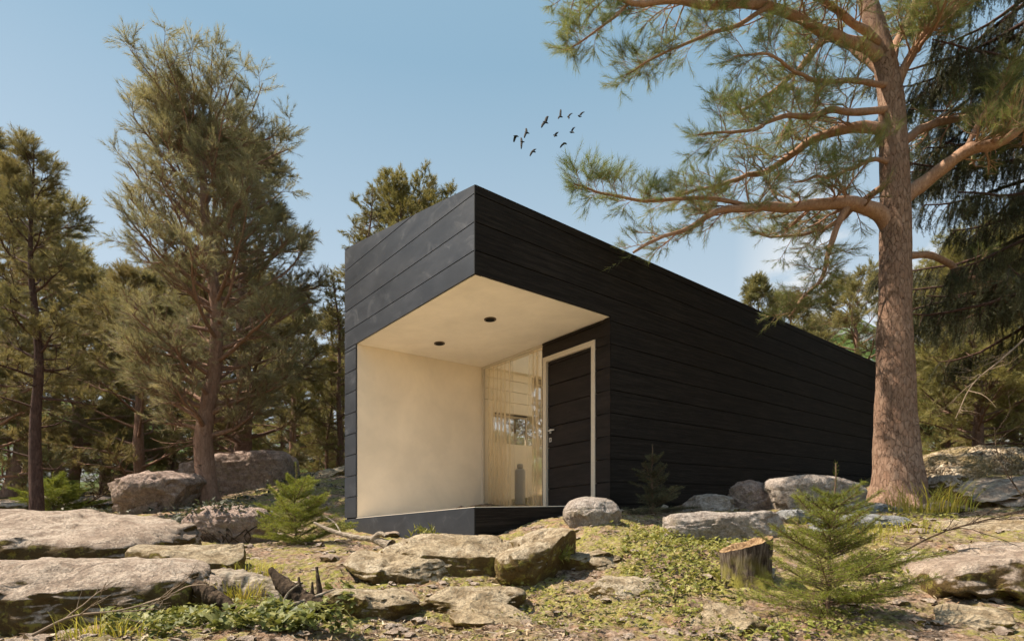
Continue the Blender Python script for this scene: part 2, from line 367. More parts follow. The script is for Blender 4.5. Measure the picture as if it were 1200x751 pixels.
def glass_mat():
    m, n = material('clear_glass')
    tr = n.new('ShaderNodeBsdfTransparent'); tr.inputs[0].default_value = (.97, .96, .94, 1); gl = n.new('ShaderNodeBsdfGlossy'); gl.inputs['Roughness'].default_value = .01
    dt = n.new('ShaderNodeVectorMath', operation='DOT_PRODUCT'); n.set(dt, 0, n.geo.outputs['Incoming']); n.set(dt, 1, n.geo.outputs['Normal']); cs = n.math('SUBTRACT', 1, n.math('ABSOLUTE', dt.outputs['Value'])); fr = n.math('ADD', .045, n.math('POWER', cs, 5))
    mx = n.new('ShaderNodeMixShader'); n.l.new(fr, mx.inputs[0]); n.l.new(tr.outputs[0], mx.inputs[1]); n.l.new(gl.outputs[0], mx.inputs[2]); n.l.new(mx.outputs[0], n.out); return m
M['glass'] = glass_mat()

# ---------------------------------------------------------------- terrain
ctl = []  # (px, py, Y)
for px in (0, 200, 400, 600, 800, 1000, 1200): ctl.append((px, 751, 3.0))
ctl += [(0,760,3.4),(230,742,3.7),(400,700,4.0),(500,712,3.9),(600,720,3.85),(500,672,4.6),(620,672,4.65),(420,655,5.0),
 (760,700,3.9),(860,697,4.0),(970,716,3.6),(1100,728,3.5),(1200,728,3.5),(760,650,4.7),(700,622,5.5),(660,612,5.9),(830,637,5.6),
 (700,606,6.4),(556,640,6.1),(480,640,6.6),(400,628,8.0),(640,640,5.6),(950,602,6.8),(760,601,7.3),(900,596,8.2),(1052,592,8.0),(980,640,5.0),(1000,610,6.3),
 (1130,648,4.5),(1130,612,6.0),(1190,600,6.8),(1100,575,8.6),(1095,528,10.5),(1200,556,10.2),(1150,540,13),(1000,585,11.5),
 (345,640,6.6),(285,640,7.0),(300,700,4.2),(230,690,4.5),(100,668,5.2),(0,680,5.0),(0,612,8.6),(100,608,9.5),(60,598,12),(180,602,9.5),(245,592,10.5),(290,584,10.8),
 (380,556,12),(340,565,13),(200,580,14),(60,588,15),(400,560,15),(300,575,17)]
pts = np.array([W(*c) for c in ctl])
extra = np.array([(-12,3,-.7),(12,3,-.3),(-14,9,.2),(14,9,1.2),(-16,18,1.0),(16,18,2.2),(0,18,1.2),(4,14,1.0),(-3,14,1.2),(-6,24,1.6),(8,24,2.2),(0,0,-1.2),(-6,-4,-1.6),(6,-4,-1.4),(-10,0,-1.2),(10,0,-1.0),(0,-10,-1.8)], dtype=float)
CP = np.vstack([pts, extra])
def _tps(r2): return .5*r2*np.log(r2+1e-9)
def fit():
    n_ = len(CP); d2 = ((CP[:, None, :2]-CP[None, :, :2])**2).sum(-1)
    A = np.zeros((n_+3, n_+3)); A[:n_, :n_] = _tps(d2)+np.eye(n_)*.15
    Pm = np.hstack([np.ones((n_, 1)), CP[:, :2]]); A[:n_, n_:] = Pm; A[n_:, :n_] = Pm.T
    return np.linalg.solve(A, np.concatenate([CP[:, 2], np.zeros(3)]))
TW = fit()
def terrain0(x, y):
    x = np.asarray(x, dtype=float); y = np.asarray(y, dtype=float); sh = x.shape; q = np.stack([x.ravel(), y.ravel()], -1)
    qc = np.clip(q, [-17, -11], [17, 25]); out = np.empty(len(q)); n_ = len(CP)
    for s in range(0, len(q), 20000):
        e = qc[s:s+20000]; d2 = ((e[:, None]-CP[None, :, :2])**2).sum(-1)
        out[s:s+20000] = _tps(d2)@TW[:n_]+TW[n_]+e@TW[n_+1:]
    r = np.linalg.norm(q-qc, axis=1)
    roll = fbm(np.stack([q[:, 0]*.05, q[:, 1]*.05, q[:, 0]*0], -1), 3)
    out = out+np.clip(r, 0, 60)*.03*(1+roll)+roll*np.clip(r*.04, 0, 2)
    return out.reshape(sh)
def terrain(x, y):
    z = terrain0(x, y); x = np.asarray(x, dtype=float); y = np.asarray(y, dtype=float); p = np.stack([x, y, x*0], -1)
    near = np.clip(1.3-np.hypot(x, y)/14, .35, 1)
    st = z*9+fbm(p*1.1+4, 3)*1.3; st = np.floor(st)+np.clip((st-np.floor(st)-.5)*3.2+.5, 0, 1)-st
    z = z+.045*fbm(p*1.3, 4)+near*(.040*fbm(p*3.3, 4, .6, ridge=True)+.016*fbm(p*11, 3, .6, ridge=True)+.007*fbm(p*28, 2)+st*.035)
    return z
def TZ(x, y): return float(terrain(np.array([x]), np.array([y]))[0])
def put(px, Y, dz=0):
    x = (px-CX)/F*Y; return np.array([x, Y, TZ(x, Y)+dz])

th = np.concatenate([np.linspace(-52, 52, 760), np.linspace(53, 307, 120)[:-1]]); th = np.radians(th)
rr = np.concatenate([[.05], np.geomspace(.5, 2.2, 12), np.geomspace(2.25, 30, 430), np.geomspace(31, 6000, 70)])
TT, RR = np.meshgrid(th, rr); X = np.sin(TT)*RR; Yy = np.cos(TT)*RR
Z = terrain(X, Yy)
ns, nr = len(th), len(rr)
i = np.arange(nr-1)[:, None]*ns; j = np.arange(ns)[None]; k = (np.arange(ns)+1)[None] % ns
gr = obj('ground', np.stack([X, Yy, Z], -1).reshape(-1, 3), np.stack([i+j, i+k, i+ns+k, i+ns+j], -1).reshape(-1, 4), M['ground'])
tag(gr, 'rocky forest ground with moss and dry litter', kind='structure')

# hills behind
def hill_mat():
    m, n = material('alpine_slope'); P = n.pos
    sp = n.new('ShaderNodeSeparateXYZ'); n.set(sp, 0, n.nor)
    a = n.noise(n.mapping(P, (1, 1, 1.6)), .012, 9, .68, .4)
    c = n.ramp(a, [(.40, (.045, .075, .02)), (.50, (.09, .13, .035)), (.55, (.19, .2, .2)), (.7, (.36, .37, .39))])
    principled(n, c, .95, n.bump(a, 1, 25), .1); return m
M['hill'] = hill_mat()
def hill(name, px0, px1, Y, peaks, seed, label):
    nx, ny = 160, 60; u = np.linspace(px0, px1, nx); s = np.linspace(0, 1, ny)
    U, S = np.meshgrid(u, s); top = np.interp(U, [p[0] for p in peaks], [p[1] for p in peaks])
    Hh = (HY-top)/F*Y; y = Y+(S-1)*Y*.35; x = (U-CX)/F*Y
    z = Hh*S**1.3
    p = np.stack([x, y, z], -1)/Y*9+seed; nz = fbm(p, 6, .55, ridge=True)
    z = z+nz*Y*.02*np.clip(S*3, 0, 1)-5
    v = np.stack([x, y, z], -1).reshape(-1, 3); i = np.arange(ny-1)[:, None]*nx; j = np.arange(nx-1)[None]
    f = np.stack([i+j, i+j+1, i+nx+j+1, i+nx+j], -1).reshape(-1, 4)
    back = v.reshape(ny, nx, 3)[-1].copy(); b2 = back.copy(); b2[:, 1] += Y*.4; b2[:, 2] = -50
    v = np.vstack([v, b2]); j = np.arange(nx-1); o_ = (ny-1)*nx; q = ny*nx
    f = np.vstack([f, np.stack([o_+j, o_+j+1, q+j+1, q+j], -1)])
    tag(obj(name, v, f, M['hill']), label, kind='structure')
hill('mountain', 700, 1500, 1500, [(700, 470), (850, 430), (930, 392), (985, 372), (1030, 390), (1060, 350), (1110, 300), (1200, 290), (1350, 240), (1500, 300)], 3.1, 'grey green mountain slope far behind the trees')
hill('hills', -700, 760, 1600, [(-700, 470), (-300, 430), (0, 470), (200, 490), (400, 500), (760, 520)], 8.3, 'low wooded hills far behind the trees')
def stump_mats():
    m, n = material('stump_bark'); v = n.mapping(n.tc.outputs['Object'], (34, 34, 5)); f = n.noise(v, 1.3, 8, .7, .8); g_ = n.noise(n.tc.outputs['Object'], 7, 6)
    c = n.ramp(f, [(.34, (.015, .01, .008)), (.48, (.085, .06, .045)), (.68, (.27, .22, .18))])
    sp = n.new('ShaderNodeSeparateXYZ'); n.set(sp, 0, n.tc.outputs['Object'])
    c = n.mix(n.math('MULTIPLY', n.ramp(g_, [(.42, 0), (.55, 1)]), n.ramp(sp.outputs[2], [(.1, .9), (.3, 0)])), c, (.28, .25, .05))
    principled(n, c, .9, n.bump(f, 1, .03), .15); M['stump_bark'] = m
    m, n = material('cut_wood'); f = n.noise(n.mapping(n.tc.outputs['Object'], (40, 40, 12)), 1, 7, .7); c = n.ramp(f, [(.34, (.06, .03, .015)), (.5, (.24, .15, .08)), (.7, (.46, .33, .19))])
    principled(n, c, .9, n.bump(f, .8, .02), .1); M['endgrain'] = m
stump_mats()
# ---------------------------------------------------------------- house
HC = np.array([-.392, 6.16]); UR = np.array([.7543, .6564]); UL = np.array([-.6563, .7544]); SH = .0448
def HP(a, b, h):
    a, b, h = np.broadcast_arrays(np.asarray(a, float), np.asarray(b, float), np.asarray(h, float))
    x = HC[0]+UR[0]*a+UL[0]*b; y = HC[1]+UR[1]*a+UL[1]*b
    return np.stack([x, y, .2506+SH*x+h], -1)
house = thing('cabin', 'black timber clad cabin with a cream recessed porch on the rocks', 'cabin', tuple(HP(0, 0, -.4)))
class HB:
    """house-space geometry: prisms with uv in metres"""
    def __init__(s): s.v = []; s.f = []; s.uv = []
    def face(s, pts, uv):
        n_ = len(s.v); s.v += [tuple(p) for p in pts]; s.uv += list(uv); s.f.append(list(range(n_, n_+len(pts))))
    def prism(s, poly, axis, d0, d1, uoff=0):
        """poly in the plane across axis: 'a' -> (b,h), 'b' -> (a,h), 'h' -> (a,b)"""
        def pt(p, d): return {'a': (d, p[0], p[1]), 'b': (p[0], d, p[1]), 'h': (p[0], p[1], d)}[axis]
        n_ = len(poly)
        for d in (d0, d1): s.face([pt(p, d) for p in (poly if d == d0 else poly[::-1])], [(p[0]+uoff, p[1]) for p in (poly if d == d0 else poly[::-1])])
        for i in range(n_):
            p, q = poly[i], poly[(i+1) % n_]
            s.face([pt(p, d0), pt(p, d1), pt(q, d1), pt(q, d0)], [(p[0]+uoff, p[1]), (p[0]+uoff+.02, p[1]+.02), (q[0]+.02+uoff, q[1]+.02), (q[0]+uoff, q[1])])
    def box(s, a0, a1, b0, b1, h0, h1):
        s.prism([(a0, h0), (a1, h0), (a1, h1), (a0, h1)], 'b', b0, b1)
    def build(s, name, mat, parent=house, smooth=False):
        v = np.array(s.v); return obj(name, HP(v[:, 0], v[:, 1], v[:, 2]), s.f, mat, parent, uv=np.array(s.uv), smooth=smooth)
def clip(poly, x0, x1, y0, y1, line=None):
    def cut(P, fn):
        out = []
        for i in range(len(P)):
            p, q = P[i], P[(i+1) % len(P)]; a, b = fn(p), fn(q)
            if a >= 0: out.append(p)
            if a*b < 0: t = a/(a-b); out.append((p[0]+(q[0]-p[0])*t, p[1]+(q[1]-p[1])*t))
        return out
    P = [(x0, y0), (x1, y0), (x1, y1), (x0, y1)]
    if line: P = cut(P, lambda p: line[0]+line[1]*p[0]-p[1])
    return P
TOPL = (3.396, (3.936-3.396)/3.12); G = .011; SEAM = [3.306-.3*k for k in range(-3, 15)]
BL = 2.763; BE = 3.12; AE = 12.36; AR = 2.22; OH = 2.457
def planks(hb, axis, d0, d1, x0, x1, y0, y1, line=None, joints=0, seed=0):
    rg = random.Random(seed)
    for k, s_ in enumerate(SEAM):
        lo, hi = max(y0, s_+G/2), min(y1, s_+.3-G/2)
        if hi-lo < .012: continue
        P = clip(None, x0, x1, lo, hi, line)
        if len(P) >= 3: hb.prism(P, axis, d0, d1, uoff=rg.random()*50)
# front (gable) cladding: fascia, left pillar
hb = HB(); planks(hb, 'a', 0, .022, .012, BE, OH+.006, 4.2, TOPL, seed=1); planks(hb, 'a', 0, .022, BL+.006, BE, 0.006, OH-.006, seed=2)
hb.build('gable_cladding', M['clad_front'])
# right side
hb = HB(); planks(hb, 'b', 0, .022, .012, AE, OH+.006, 3.40, seed=3); planks(hb, 'b', 0, .022, AR+.012, AE, -1.2, OH+.0055, seed=4)
hb.build('side_cladding', M['clad_side'])
hb = HB()
for a0, a1, b0, b1, h0, h1 in ((.022, .1, 0.022, .1, OH+.002, 3.36), (AR+.004, AR+.012, .004, .1, -1.2, OH)): hb.box(a0, a1, b0, b1, h0, h1)
# backing walls (black)
hb.prism([(.10, OH+.012), (3.10, OH+.012), (3.10, 3.90), (.10, 3.375)], 'a', .024, .14)
hb.box(.1, AR, .024, .13, OH+.012, 3.375)
hb.box(AR+.014, AE, .024, .13, -1.2, 3.375)
hb.box(.024, .14, BL+.02, 3.10, -1.2, OH+.01)
hb.box(AE-.14, AE-.01, .13, 3.1, -1.2, 3.5)
hb.box(.14, 3.4, 2.80, 3.10, -1.2, 1.22); hb.box(3.4, AE-.14, 2.80, 3.10, -1.2, .05); hb.box(8.2, AE-.14, 2.80, 3.10, .0505, 1.22); hb.box(.14, 3.4, 2.80, 3.10, 1.75, 3.90); hb.box(3.4, 8.2, 2.80, 3.10, 2.4, 3.90); hb.box(8.2, AE-.14, 2.80, 3.10, 1.75, 3.90); hb.box(.14, 2.5, 2.80, 3.10, 1.222, 1.748); hb.box(8.2, AE-.14, 2.80, 3.10, 1.222, 1.748)
hb.build('wall', M['black'])
hb = HB(); hb.box(.14, 3.4, 3.102, 3.12, -1.2, 1.22); hb.box(3.4, AE, 3.102, 3.12, -1.2, .05); hb.box(8.2, AE, 3.102, 3.12, .0505, 1.22); hb.box(.14, 3.4, 3.102, 3.12, 1.75, 3.93); hb.box(3.4, 8.2, 3.102, 3.12, 2.4, 3.93); hb.box(8.2, AE, 3.102, 3.12, 1.75, 3.93); hb.box(.14, 2.5, 3.102, 3.12, 1.222, 1.748); hb.box(8.2, AE, 3.102, 3.12, 1.222, 1.748)
hb.build('rear_cladding', M['clad_side'])
# corner trim
hb = HB(); hb.box(0.001, .011, 0.001, .011, OH, 3.398); hb.build('corner_trim', M['black'])
# plinth
hb = HB(); hb.prism([(0.014, -1.2), (BE, -1.2), (BE, -.006), (0.014, -.006)], 'a', 0.0, .05); hb.build('plinth', M['clad_front'])
hb = HB(); planks(hb, 'b', 0.002, .05, .012, AR+.008, -1.2, -.010, seed=9); hb.build('plinth', M['clad_side'])
hb = HB(); hb.box(0.001, .011, 0.001, .011, -1.2, -.006); hb.build('corner_trim', M['black'])
# deck, ceiling, porch wall
hb = HB(); hb.box(.006, AR-.01, .006, BL, -.03, 0.0); hb.build('deck', M['deck'])
hb = HB(); hb.box(.024, AR+.1, .024, BL-.002, OH, OH+.01); ceil = hb.build('porch_ceiling', M['ceiling'])
hb = HB(); hb.box(.024, AR+.06, BL, BL+.018, 0.0, OH+.008); hb.build('porch_wall', M['plaster'])
def disc(hb, a, b, h, r, t, n_=28, r0=0):
    P = [(a+r*math.cos(q*2*PI/n_), b+r*math.sin(q*2*PI/n_)) for q in range(n_)]
    hb.prism(P, 'h', h-t, h)
for (a, b) in ((.97, .946), (.965, 2.098)):
    hb = HB(); disc(hb, a, b, OH-.0005, .078, .012); dl = hb.build('downlight', M['lamp'], ceil)
    hb = HB(); disc(hb, a, b, OH-.0130, .055, .006); hb.build('lens', M['black'], dl)
# door wall
hb = HB(); D0, D1 = AR, AR+.03
planks(hb, 'a', D0, D1, .004, .253, 0.0, 2.228, seed=11); planks(hb, 'a', D0, D1, .004, 1.278, 2.232, OH-.012, seed=12); planks(hb, 'a', D0, D1, 1.256, 1.278, 0, 2.228, seed=13)
hb.build('door_wall', M['clad_door'])
hb = HB(); hb.box(AR+.032, AR+.09, .13, .255, 0, OH-.002); hb.box(AR+.032, AR+.09, .256, 1.278, 2.24, OH-.002); hb.build('wall', M['black'])
fr = HB()
fr.box(AR-.012, AR+.08, .256, .322, .002, 2.228); fr.box(AR-.012, AR+.08, 1.188, 1.254, .002, 2.228); fr.box(AR-.0119, AR+.08, .3225, 1.1875, 2.158, 2.228)
fr.build('door_frame', M['frame'])
hb = HB(); planks(hb, 'a', AR+.03, AR+.06, .326, 1.184, .006, 2.154, seed=15); door = hb.build('door', M['clad_door'])
hb = HB(); hb.box(AR+.062, AR+.068, .324, 1.186, .004, 2.156); hb.build('door_core', M['black'], door)
hb = HB(); hb.box(AR+.020, AR+.030, 1.112, 1.148, 1.11, 1.17); hb.box(AR-.022, AR+.0198, 1.122, 1.136, 1.134, 1.148); hb.box(AR-.034, AR-.022, 1.005, 1.138, 1.131, 1.149); hb.build('door_handle', M['steel'], door)
hb = HB(); hb.box(AR+.020, AR+.030, 1.108, 1.150, .985, 1.045); hb.build('lock_plate', M['steel'], door)
hb = HB(); hb.box(AR+.016, AR+.0198, 1.122, 1.136, 1.0, 1.03); hb.build('keyhole', M['black'], door)
# porch window: frame and glass
wf = HB(); ga = AR+.03
wf.box(ga, ga+.05, 1.279, 1.305, 0.002, OH-.002); wf.box(ga, ga+.05, 2.725, BL-.001, 0.002, OH-.002); wf.box(ga, ga+.05, 1.3052, 2.7248, OH-.03, OH-.003); wf.box(ga, ga+.05, 1.3052, 2.7248, .003, .03)
wfo = wf.build('window_frame', M['frame'])
hb = HB(); hb.box(ga+.02, ga+.028, 1.3055, 2.7245, .031, OH-.031); hb.build('pane', M['glass'], wfo)
# interior
hb = HB(); I0 = AR+.1
hb.box(I0, 3.4, BL+.001, BL+.036, 0, 1.22); hb.box(8.2, AE-.15, BL+.001, BL+.036, 0, 1.22); hb.box(I0, 2.5, BL+.001, BL+.036, 1.2205, 1.7495); hb.box(8.2, AE-.15, BL+.001, BL+.036, 1.2205, 1.7495)
for k in range(4):
    h0 = 1.75+k*.19
    if h0 < 2.45: hb.box(I0, 3.4, BL+.001, BL+.036, h0+.004, min(h0+.185, 2.45))
hb.box(I0, 3.4, BL+.0362, BL+.0366, 1.75, 2.45); hb.box(8.2, AE-.15, BL+.001, BL+.036, 1.75, 2.45)
hb.box(I0, AE-.15, .131, .15, 0, 2.45); hb.box(6.45, 6.55, .151, BL, 0, 2.45); hb.box(I0-.0095, I0+.01, .151, 1.27, 0, 2.45)
hb.build('interior_wall', M['interior'])
hb = HB(); hb.box(AR+.002, AE-.15, .131, BL+.036, -.05, -.002); hb.build('interior_floor', M['pale_floor'])
def holed(hb, h0, h1):  # ceiling with an added opening that passes sun down from the roof
    hb.box(I0-.02, 2.45, .131, BL+.036, h0, h1); hb.box(2.45, 6.3, .131, .4, h0, h1); hb.box(2.45, 6.3, 2.65, BL+.036, h0, h1); hb.box(6.3, AE-.15, .131, BL+.036, h0, h1)
hb = HB(); holed(hb, 2.451, 2.49); hb.box(2.44, 2.45, .4, 2.65, 2.4905, 3.2); hb.box(6.3, 6.31, .4, 2.65, 2.4905, 3.2); hb.box(2.44, 6.31, .38, .399, 2.4905, 3.2); hb.box(2.44, 6.31, 2.651, 2.67, 2.4905, 3.5)
hb.build('interior_ceiling', M['interior'])
rf = HB(); rl = lambda b: 3.25+(b-.13)*.17
for a0, a1, b0, b1 in ((.141, 2.43, .131, 3.10), (2.4305, 6.32, .131, .38), (2.4305, 6.32, 2.67, 3.10), (6.3205, AE-.15, .131, 3.10)):
    rf.prism([(b0, rl(b0)), (b1, rl(b1)), (b1, rl(b1)+.05), (b0, rl(b0)+.05)], 'a', a0, a1)
roof = rf.build('roof', M['black'])
hb = HB(); hb.prism([(.3, rl(.3)+.06), (2.75, rl(2.75)+.06), (2.75, rl(2.75)+.07), (.3, rl(.3)+.07)], 'a', 2.4, 6.4); hb.build('added_skylight', M['glass'], roof)  # unseen roof glass, added so that sun reaches the room below
sw = HB(); sw.box(2.5, 3.4, 2.93, 2.96, 1.222, 1.25); sw.box(2.5, 3.4, 2.93, 2.96, 1.72, 1.748); sw.box(3.43, 8.2, 2.93, 2.96, .052, .08); sw.box(3.43, 8.2, 2.93, 2.96, 2.37, 2.398)
sw.box(2.5, 2.53, 2.93, 2.96, 1.2505, 1.7195)
for a in (3.401, 5.0, 6.6, 8.17): sw.box(a, a+.028, 2.93, 2.96, .0805, 2.3695)
swo = sw.build('side_and_added_window_frame', M['frame']); hb = HB(); hb.box(2.53, 3.4, 2.942, 2.948, 1.25, 1.72); hb.build('pane', M['glass'], swo); hb = HB(); hb.box(3.43, 8.17, 2.942, 2.948, .08, 2.37); hb.build('pane', M['glass'], swo)  # tall pane and its mullions are an unseen addition, letting sun into the room

# curtains (hang inside) and vase
def curtain(b0, b1, seed, label):
    nu, nv = 200, 12; u = np.linspace(0, 1, nu); v_ = np.linspace(0, 1, nv); U, V = np.meshgrid(u, v_)
    rg = np.random.default_rng(seed); ph = rg.uniform(0, 6, 4)
    off = .055*np.sin(U*(b1-b0)*62+ph[0]+.5*np.sin(U*9+ph[1]))*(.5+.5*V)+.012*np.sin(U*40+V*1.5+ph[2])
    a = AR+.17+off; b = b0+(b1-b0)*U+.006*np.sin(V*5+ph[3]); h = 2.44-V*2.425
    v = HP(a, b, h).reshape(-1, 3); i = np.arange(nv-1)[:, None]*nu; j = np.arange(nu-1)[None]
    o = obj('curtain', v, np.stack([i+j, i+j+1, i+nu+j+1, i+nu+j], -1).reshape(-1, 4), M['curtain'], uv=np.stack([U*(b1-b0), V], -1).reshape(-1, 2), origin=tuple(HP(AR+.17, (b0+b1)/2, 2.44)))
    tag(o, label, 'curtain', 'sheer curtains behind the porch window')
curtain(1.30, 1.74, 1, 'sheer cream curtain hanging behind the glass next to the door')
curtain(2.13, 2.74, 2, 'sheer cream curtain hanging behind the glass next to the plaster wall')
vz = thing('floor_vase', 'tall slim grey vase standing on the floor between the curtains', 'vase', tuple(HP(2.75, 2.36, 0)))
def lathe(prof, c, n_=28):
    prof = np.array(prof); t = np.arange(n_)/n_*2*PI
    v = np.stack([c[0]+prof[:, :1]*np.cos(t), c[1]+prof[:, :1]*np.sin(t), c[2]+prof[:, 1:]+0*t], -1).reshape(-1, 3)
    i = np.arange(len(prof)-1)[:, None]*n_; j = np.arange(n_)[None]; k = (j+1) % n_
    return v, np.stack([i+j, i+k, i+n_+k, i+n_+j], -1).reshape(-1, 4)
c0 = HP(2.75, 2.36, 0)
v, f = lathe([(0, 0), (.085, 0), (.09, .02), (.09, .70), (.075, .735), (.03, .745), (0, .746)], c0); obj('body', v, f, M['ceramic'], vz)
v, f = lathe([(.03, .745), (.05, .75), (.052, .80), (.045, .82), (0, .822)], c0, 20); obj('cap', v, f, M['ceramic'], vz)
# ---------------------------------------------------------------- rocks
import bmesh
_ico = {}
def ico(sub):
    if sub not in _ico:
        bm = bmesh.new(); bmesh.ops.create_icosphere(bm, subdivisions=sub, radius=1); bm.verts.ensure_lookup_table()
        _ico[sub] = (np.array([v.co[:] for v in bm.verts]), np.array([[v.index for v in f.verts] for f in bm.faces])); bm.free()
    return _ico[sub]
def rock(label, px0, px1, pt, pb, Y, D, mat, seed, e=3.0, cuts=6, cutd=(.72, .95), rough=.05, tilt=(0, 0, 0), sub=6, sink=.25, name='boulder', group=None, top=None, cutlist=(), lump=.10, chip=.07):
    """spans px0..px1 and pt..pb in the photo when its centre stands at depth Y; D is its depth in metres"""
    rg = np.random.default_rng(seed); d, f = ico(sub)
    p = d/((np.abs(d)**e).sum(1)**(1/e))[:, None]
    w_ = (px1-px0)/2/F*Y; h = (pb-pt)/F*Y
    hh = h*(1+sink)/2
    A = np.array([w_, D/2, hh])
    for nv, dd in cutlist:
        nv = np.array(nv, float); nv /= np.linalg.norm(nv); s = p@nv-dd*(p@nv).max(); p = p-np.maximum(s, 0)[:, None]*nv*.93
    for _ in range(cuts+5):
        nv = rg.normal(size=3)*[1, 1, .9]; nv /= np.linalg.norm(nv); dd = rg.uniform(cutd[0]-.04, cutd[1]-.02)*(p@nv).max(); s = p@nv-dd
        p = p-np.maximum(s, 0)[:, None]*nv*.97
    lo, hi = p.min(0), p.max(0); p = (p-(lo+hi)/2)/((hi-lo)/2)
    q = p*A
    S = 1/max(.25, min(w_, 1.2)); m0 = min(w_, hh, D/2)
    ns_ = 16; sd_ = rg.uniform(-1, 1, (ns_, 3))*A*1.05; wq = q+np.stack([fbm(q*2.2/m0+seed+k*7, 3) for k in range(3)], -1)*m0*.35
    dd_ = ((wq[:, None]-sd_[None])/np.array([1.3, 1.3, .8]))**2; idx = dd_.sum(-1).argmin(1); cr_ = rg.uniform(-1, 1, ns_)*chip; ct_ = rg.normal(size=(ns_, 3))*chip*1.1/m0
    q = q*(1+(cr_[idx]+(ct_[idx]*(q-sd_[idx])).sum(1)).clip(-1.8*chip, 1.2*chip))[:, None]
    big = fbm(q*S*1.1+seed*3.7, 3); med = fbm(q*3.6+seed, 4, .55, ridge=True); fin = fbm(q*14+seed, 3)
    nrm = d/np.array(A)**.5; nrm /= np.linalg.norm(nrm, axis=1)[:, None]
    m_ = min(w_, hh, D/2)
    crk = fbm(q*6+seed*2, 4, .6, ridge=True)
    q = q+nrm*(big*lump*m_*1.3+med*rough*m_*1.3+np.clip(.35-np.abs(crk), 0, .35)*-.05*min(1, m_*3)+fin*.006*min(1, m_*4))[:, None]
    # horizontal ledges
    led = np.abs(((q[:, 2]/m_*1.3+fbm(q*2+seed, 2)*.8) % 1)-.5); q[:, :2] *= (1-.018*np.clip(.06-led, 0, .06)/.06)[:, None]
    rx, ry, rz = [R(t) for t in tilt]
    Rx = np.array([[1, 0, 0], [0, math.cos(rx), -math.sin(rx)], [0, math.sin(rx), math.cos(rx)]]); Ry = np.array([[math.cos(ry), 0, math.sin(ry)], [0, 1, 0], [-math.sin(ry), 0, math.cos(ry)]]); Rz = np.array([[math.cos(rz), -math.sin(rz), 0], [math.sin(rz), math.cos(rz), 0], [0, 0, 1]])
    q = q@Rx.T@Ry.T@Rz.T
    c = np.array([((px0+px1)/2-CX)/F*Y, Y, (HY-pt)/F*Y-hh])
    o = obj(name, q+c, f, M[mat], origin=tuple(c)); tag(o, label, name.replace('_', ' '), group); return o
RK = dict(sub=6)
def gravel_mat():
    m, n = material('gravel'); P = n.pos; v = n.new('ShaderNodeTexVoronoi', feature='F1'); n.set(v, 'Vector', P); v.inputs['Scale'].default_value = 26; s = n.new('ShaderNodeSeparateColor'); n.set(s, 0, v.outputs['Color'])
    c = n.ramp(s.outputs[0], [(0, (.10, .07, .045)), (.5, (.30, .23, .16)), (1, (.58, .48, .36))]); c = n.mix(n.ramp(n.noise(P, 3, 6), [(.4, 0), (.56, .8)]), c, (.2, .15, .07))
    principled(n, c, .95, n.bump(n.math('SUBTRACT', 1, v.outputs['Distance']), 1, .04), .1); M['gravel'] = m
gravel_mat()
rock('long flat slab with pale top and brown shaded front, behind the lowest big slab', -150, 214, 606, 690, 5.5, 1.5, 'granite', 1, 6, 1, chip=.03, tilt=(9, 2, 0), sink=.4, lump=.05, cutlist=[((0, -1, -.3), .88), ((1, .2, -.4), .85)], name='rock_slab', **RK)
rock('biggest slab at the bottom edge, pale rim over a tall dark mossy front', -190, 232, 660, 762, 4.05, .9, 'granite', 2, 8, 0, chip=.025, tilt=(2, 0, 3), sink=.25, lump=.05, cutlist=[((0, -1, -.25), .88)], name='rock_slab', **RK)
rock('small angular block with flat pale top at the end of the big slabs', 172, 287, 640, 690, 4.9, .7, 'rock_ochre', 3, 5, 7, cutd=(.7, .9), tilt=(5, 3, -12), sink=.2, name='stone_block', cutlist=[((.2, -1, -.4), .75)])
rock('big rounded pinkish boulder lying behind the bent pine trunk', 226, 343, 532, 586, 12.3, 1.4, 'rock_pink', 4, 6, 0, chip=.02, cutd=(.86, .97), tilt=(0, -3, 8), sink=.2, lump=.04)
rock('mottled boulder half in tree shade, next to the big pinkish one', 139, 236, 552, 602, 10.2, 1.2, 'rock_pink', 5, 2.6, 8, tilt=(0, -8, 0), sink=.2)
rock('low boulder wrapped in dark roots at the foot of the bent pine', 224, 318, 592, 640, 7.6, .9, 'rock_pink', 6, 3, 0, chip=.02, cutd=(.9, 1), sink=.3, lump=.05)
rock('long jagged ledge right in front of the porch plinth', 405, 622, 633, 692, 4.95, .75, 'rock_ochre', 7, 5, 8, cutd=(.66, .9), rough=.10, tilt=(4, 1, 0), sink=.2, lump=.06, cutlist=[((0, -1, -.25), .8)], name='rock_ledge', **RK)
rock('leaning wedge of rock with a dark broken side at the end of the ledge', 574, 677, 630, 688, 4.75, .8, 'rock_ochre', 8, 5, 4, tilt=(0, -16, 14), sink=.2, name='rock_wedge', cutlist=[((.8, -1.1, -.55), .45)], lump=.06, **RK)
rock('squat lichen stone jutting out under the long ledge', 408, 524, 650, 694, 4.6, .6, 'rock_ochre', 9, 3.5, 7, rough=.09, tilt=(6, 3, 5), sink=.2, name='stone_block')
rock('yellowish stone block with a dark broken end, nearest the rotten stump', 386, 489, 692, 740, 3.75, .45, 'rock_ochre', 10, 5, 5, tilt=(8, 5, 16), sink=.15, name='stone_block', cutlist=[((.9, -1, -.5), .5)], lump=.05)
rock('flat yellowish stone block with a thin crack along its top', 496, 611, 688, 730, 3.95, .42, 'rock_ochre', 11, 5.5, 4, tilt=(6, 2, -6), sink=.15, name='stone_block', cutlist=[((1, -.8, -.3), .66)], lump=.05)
rock('round white topped boulder under the cabin door', 661, 727, 583, 624, 5.9, .5, 'rock_white', 12, 2.6, 4, chip=.02, cutd=(.86, 1), sink=.1, lump=.06)
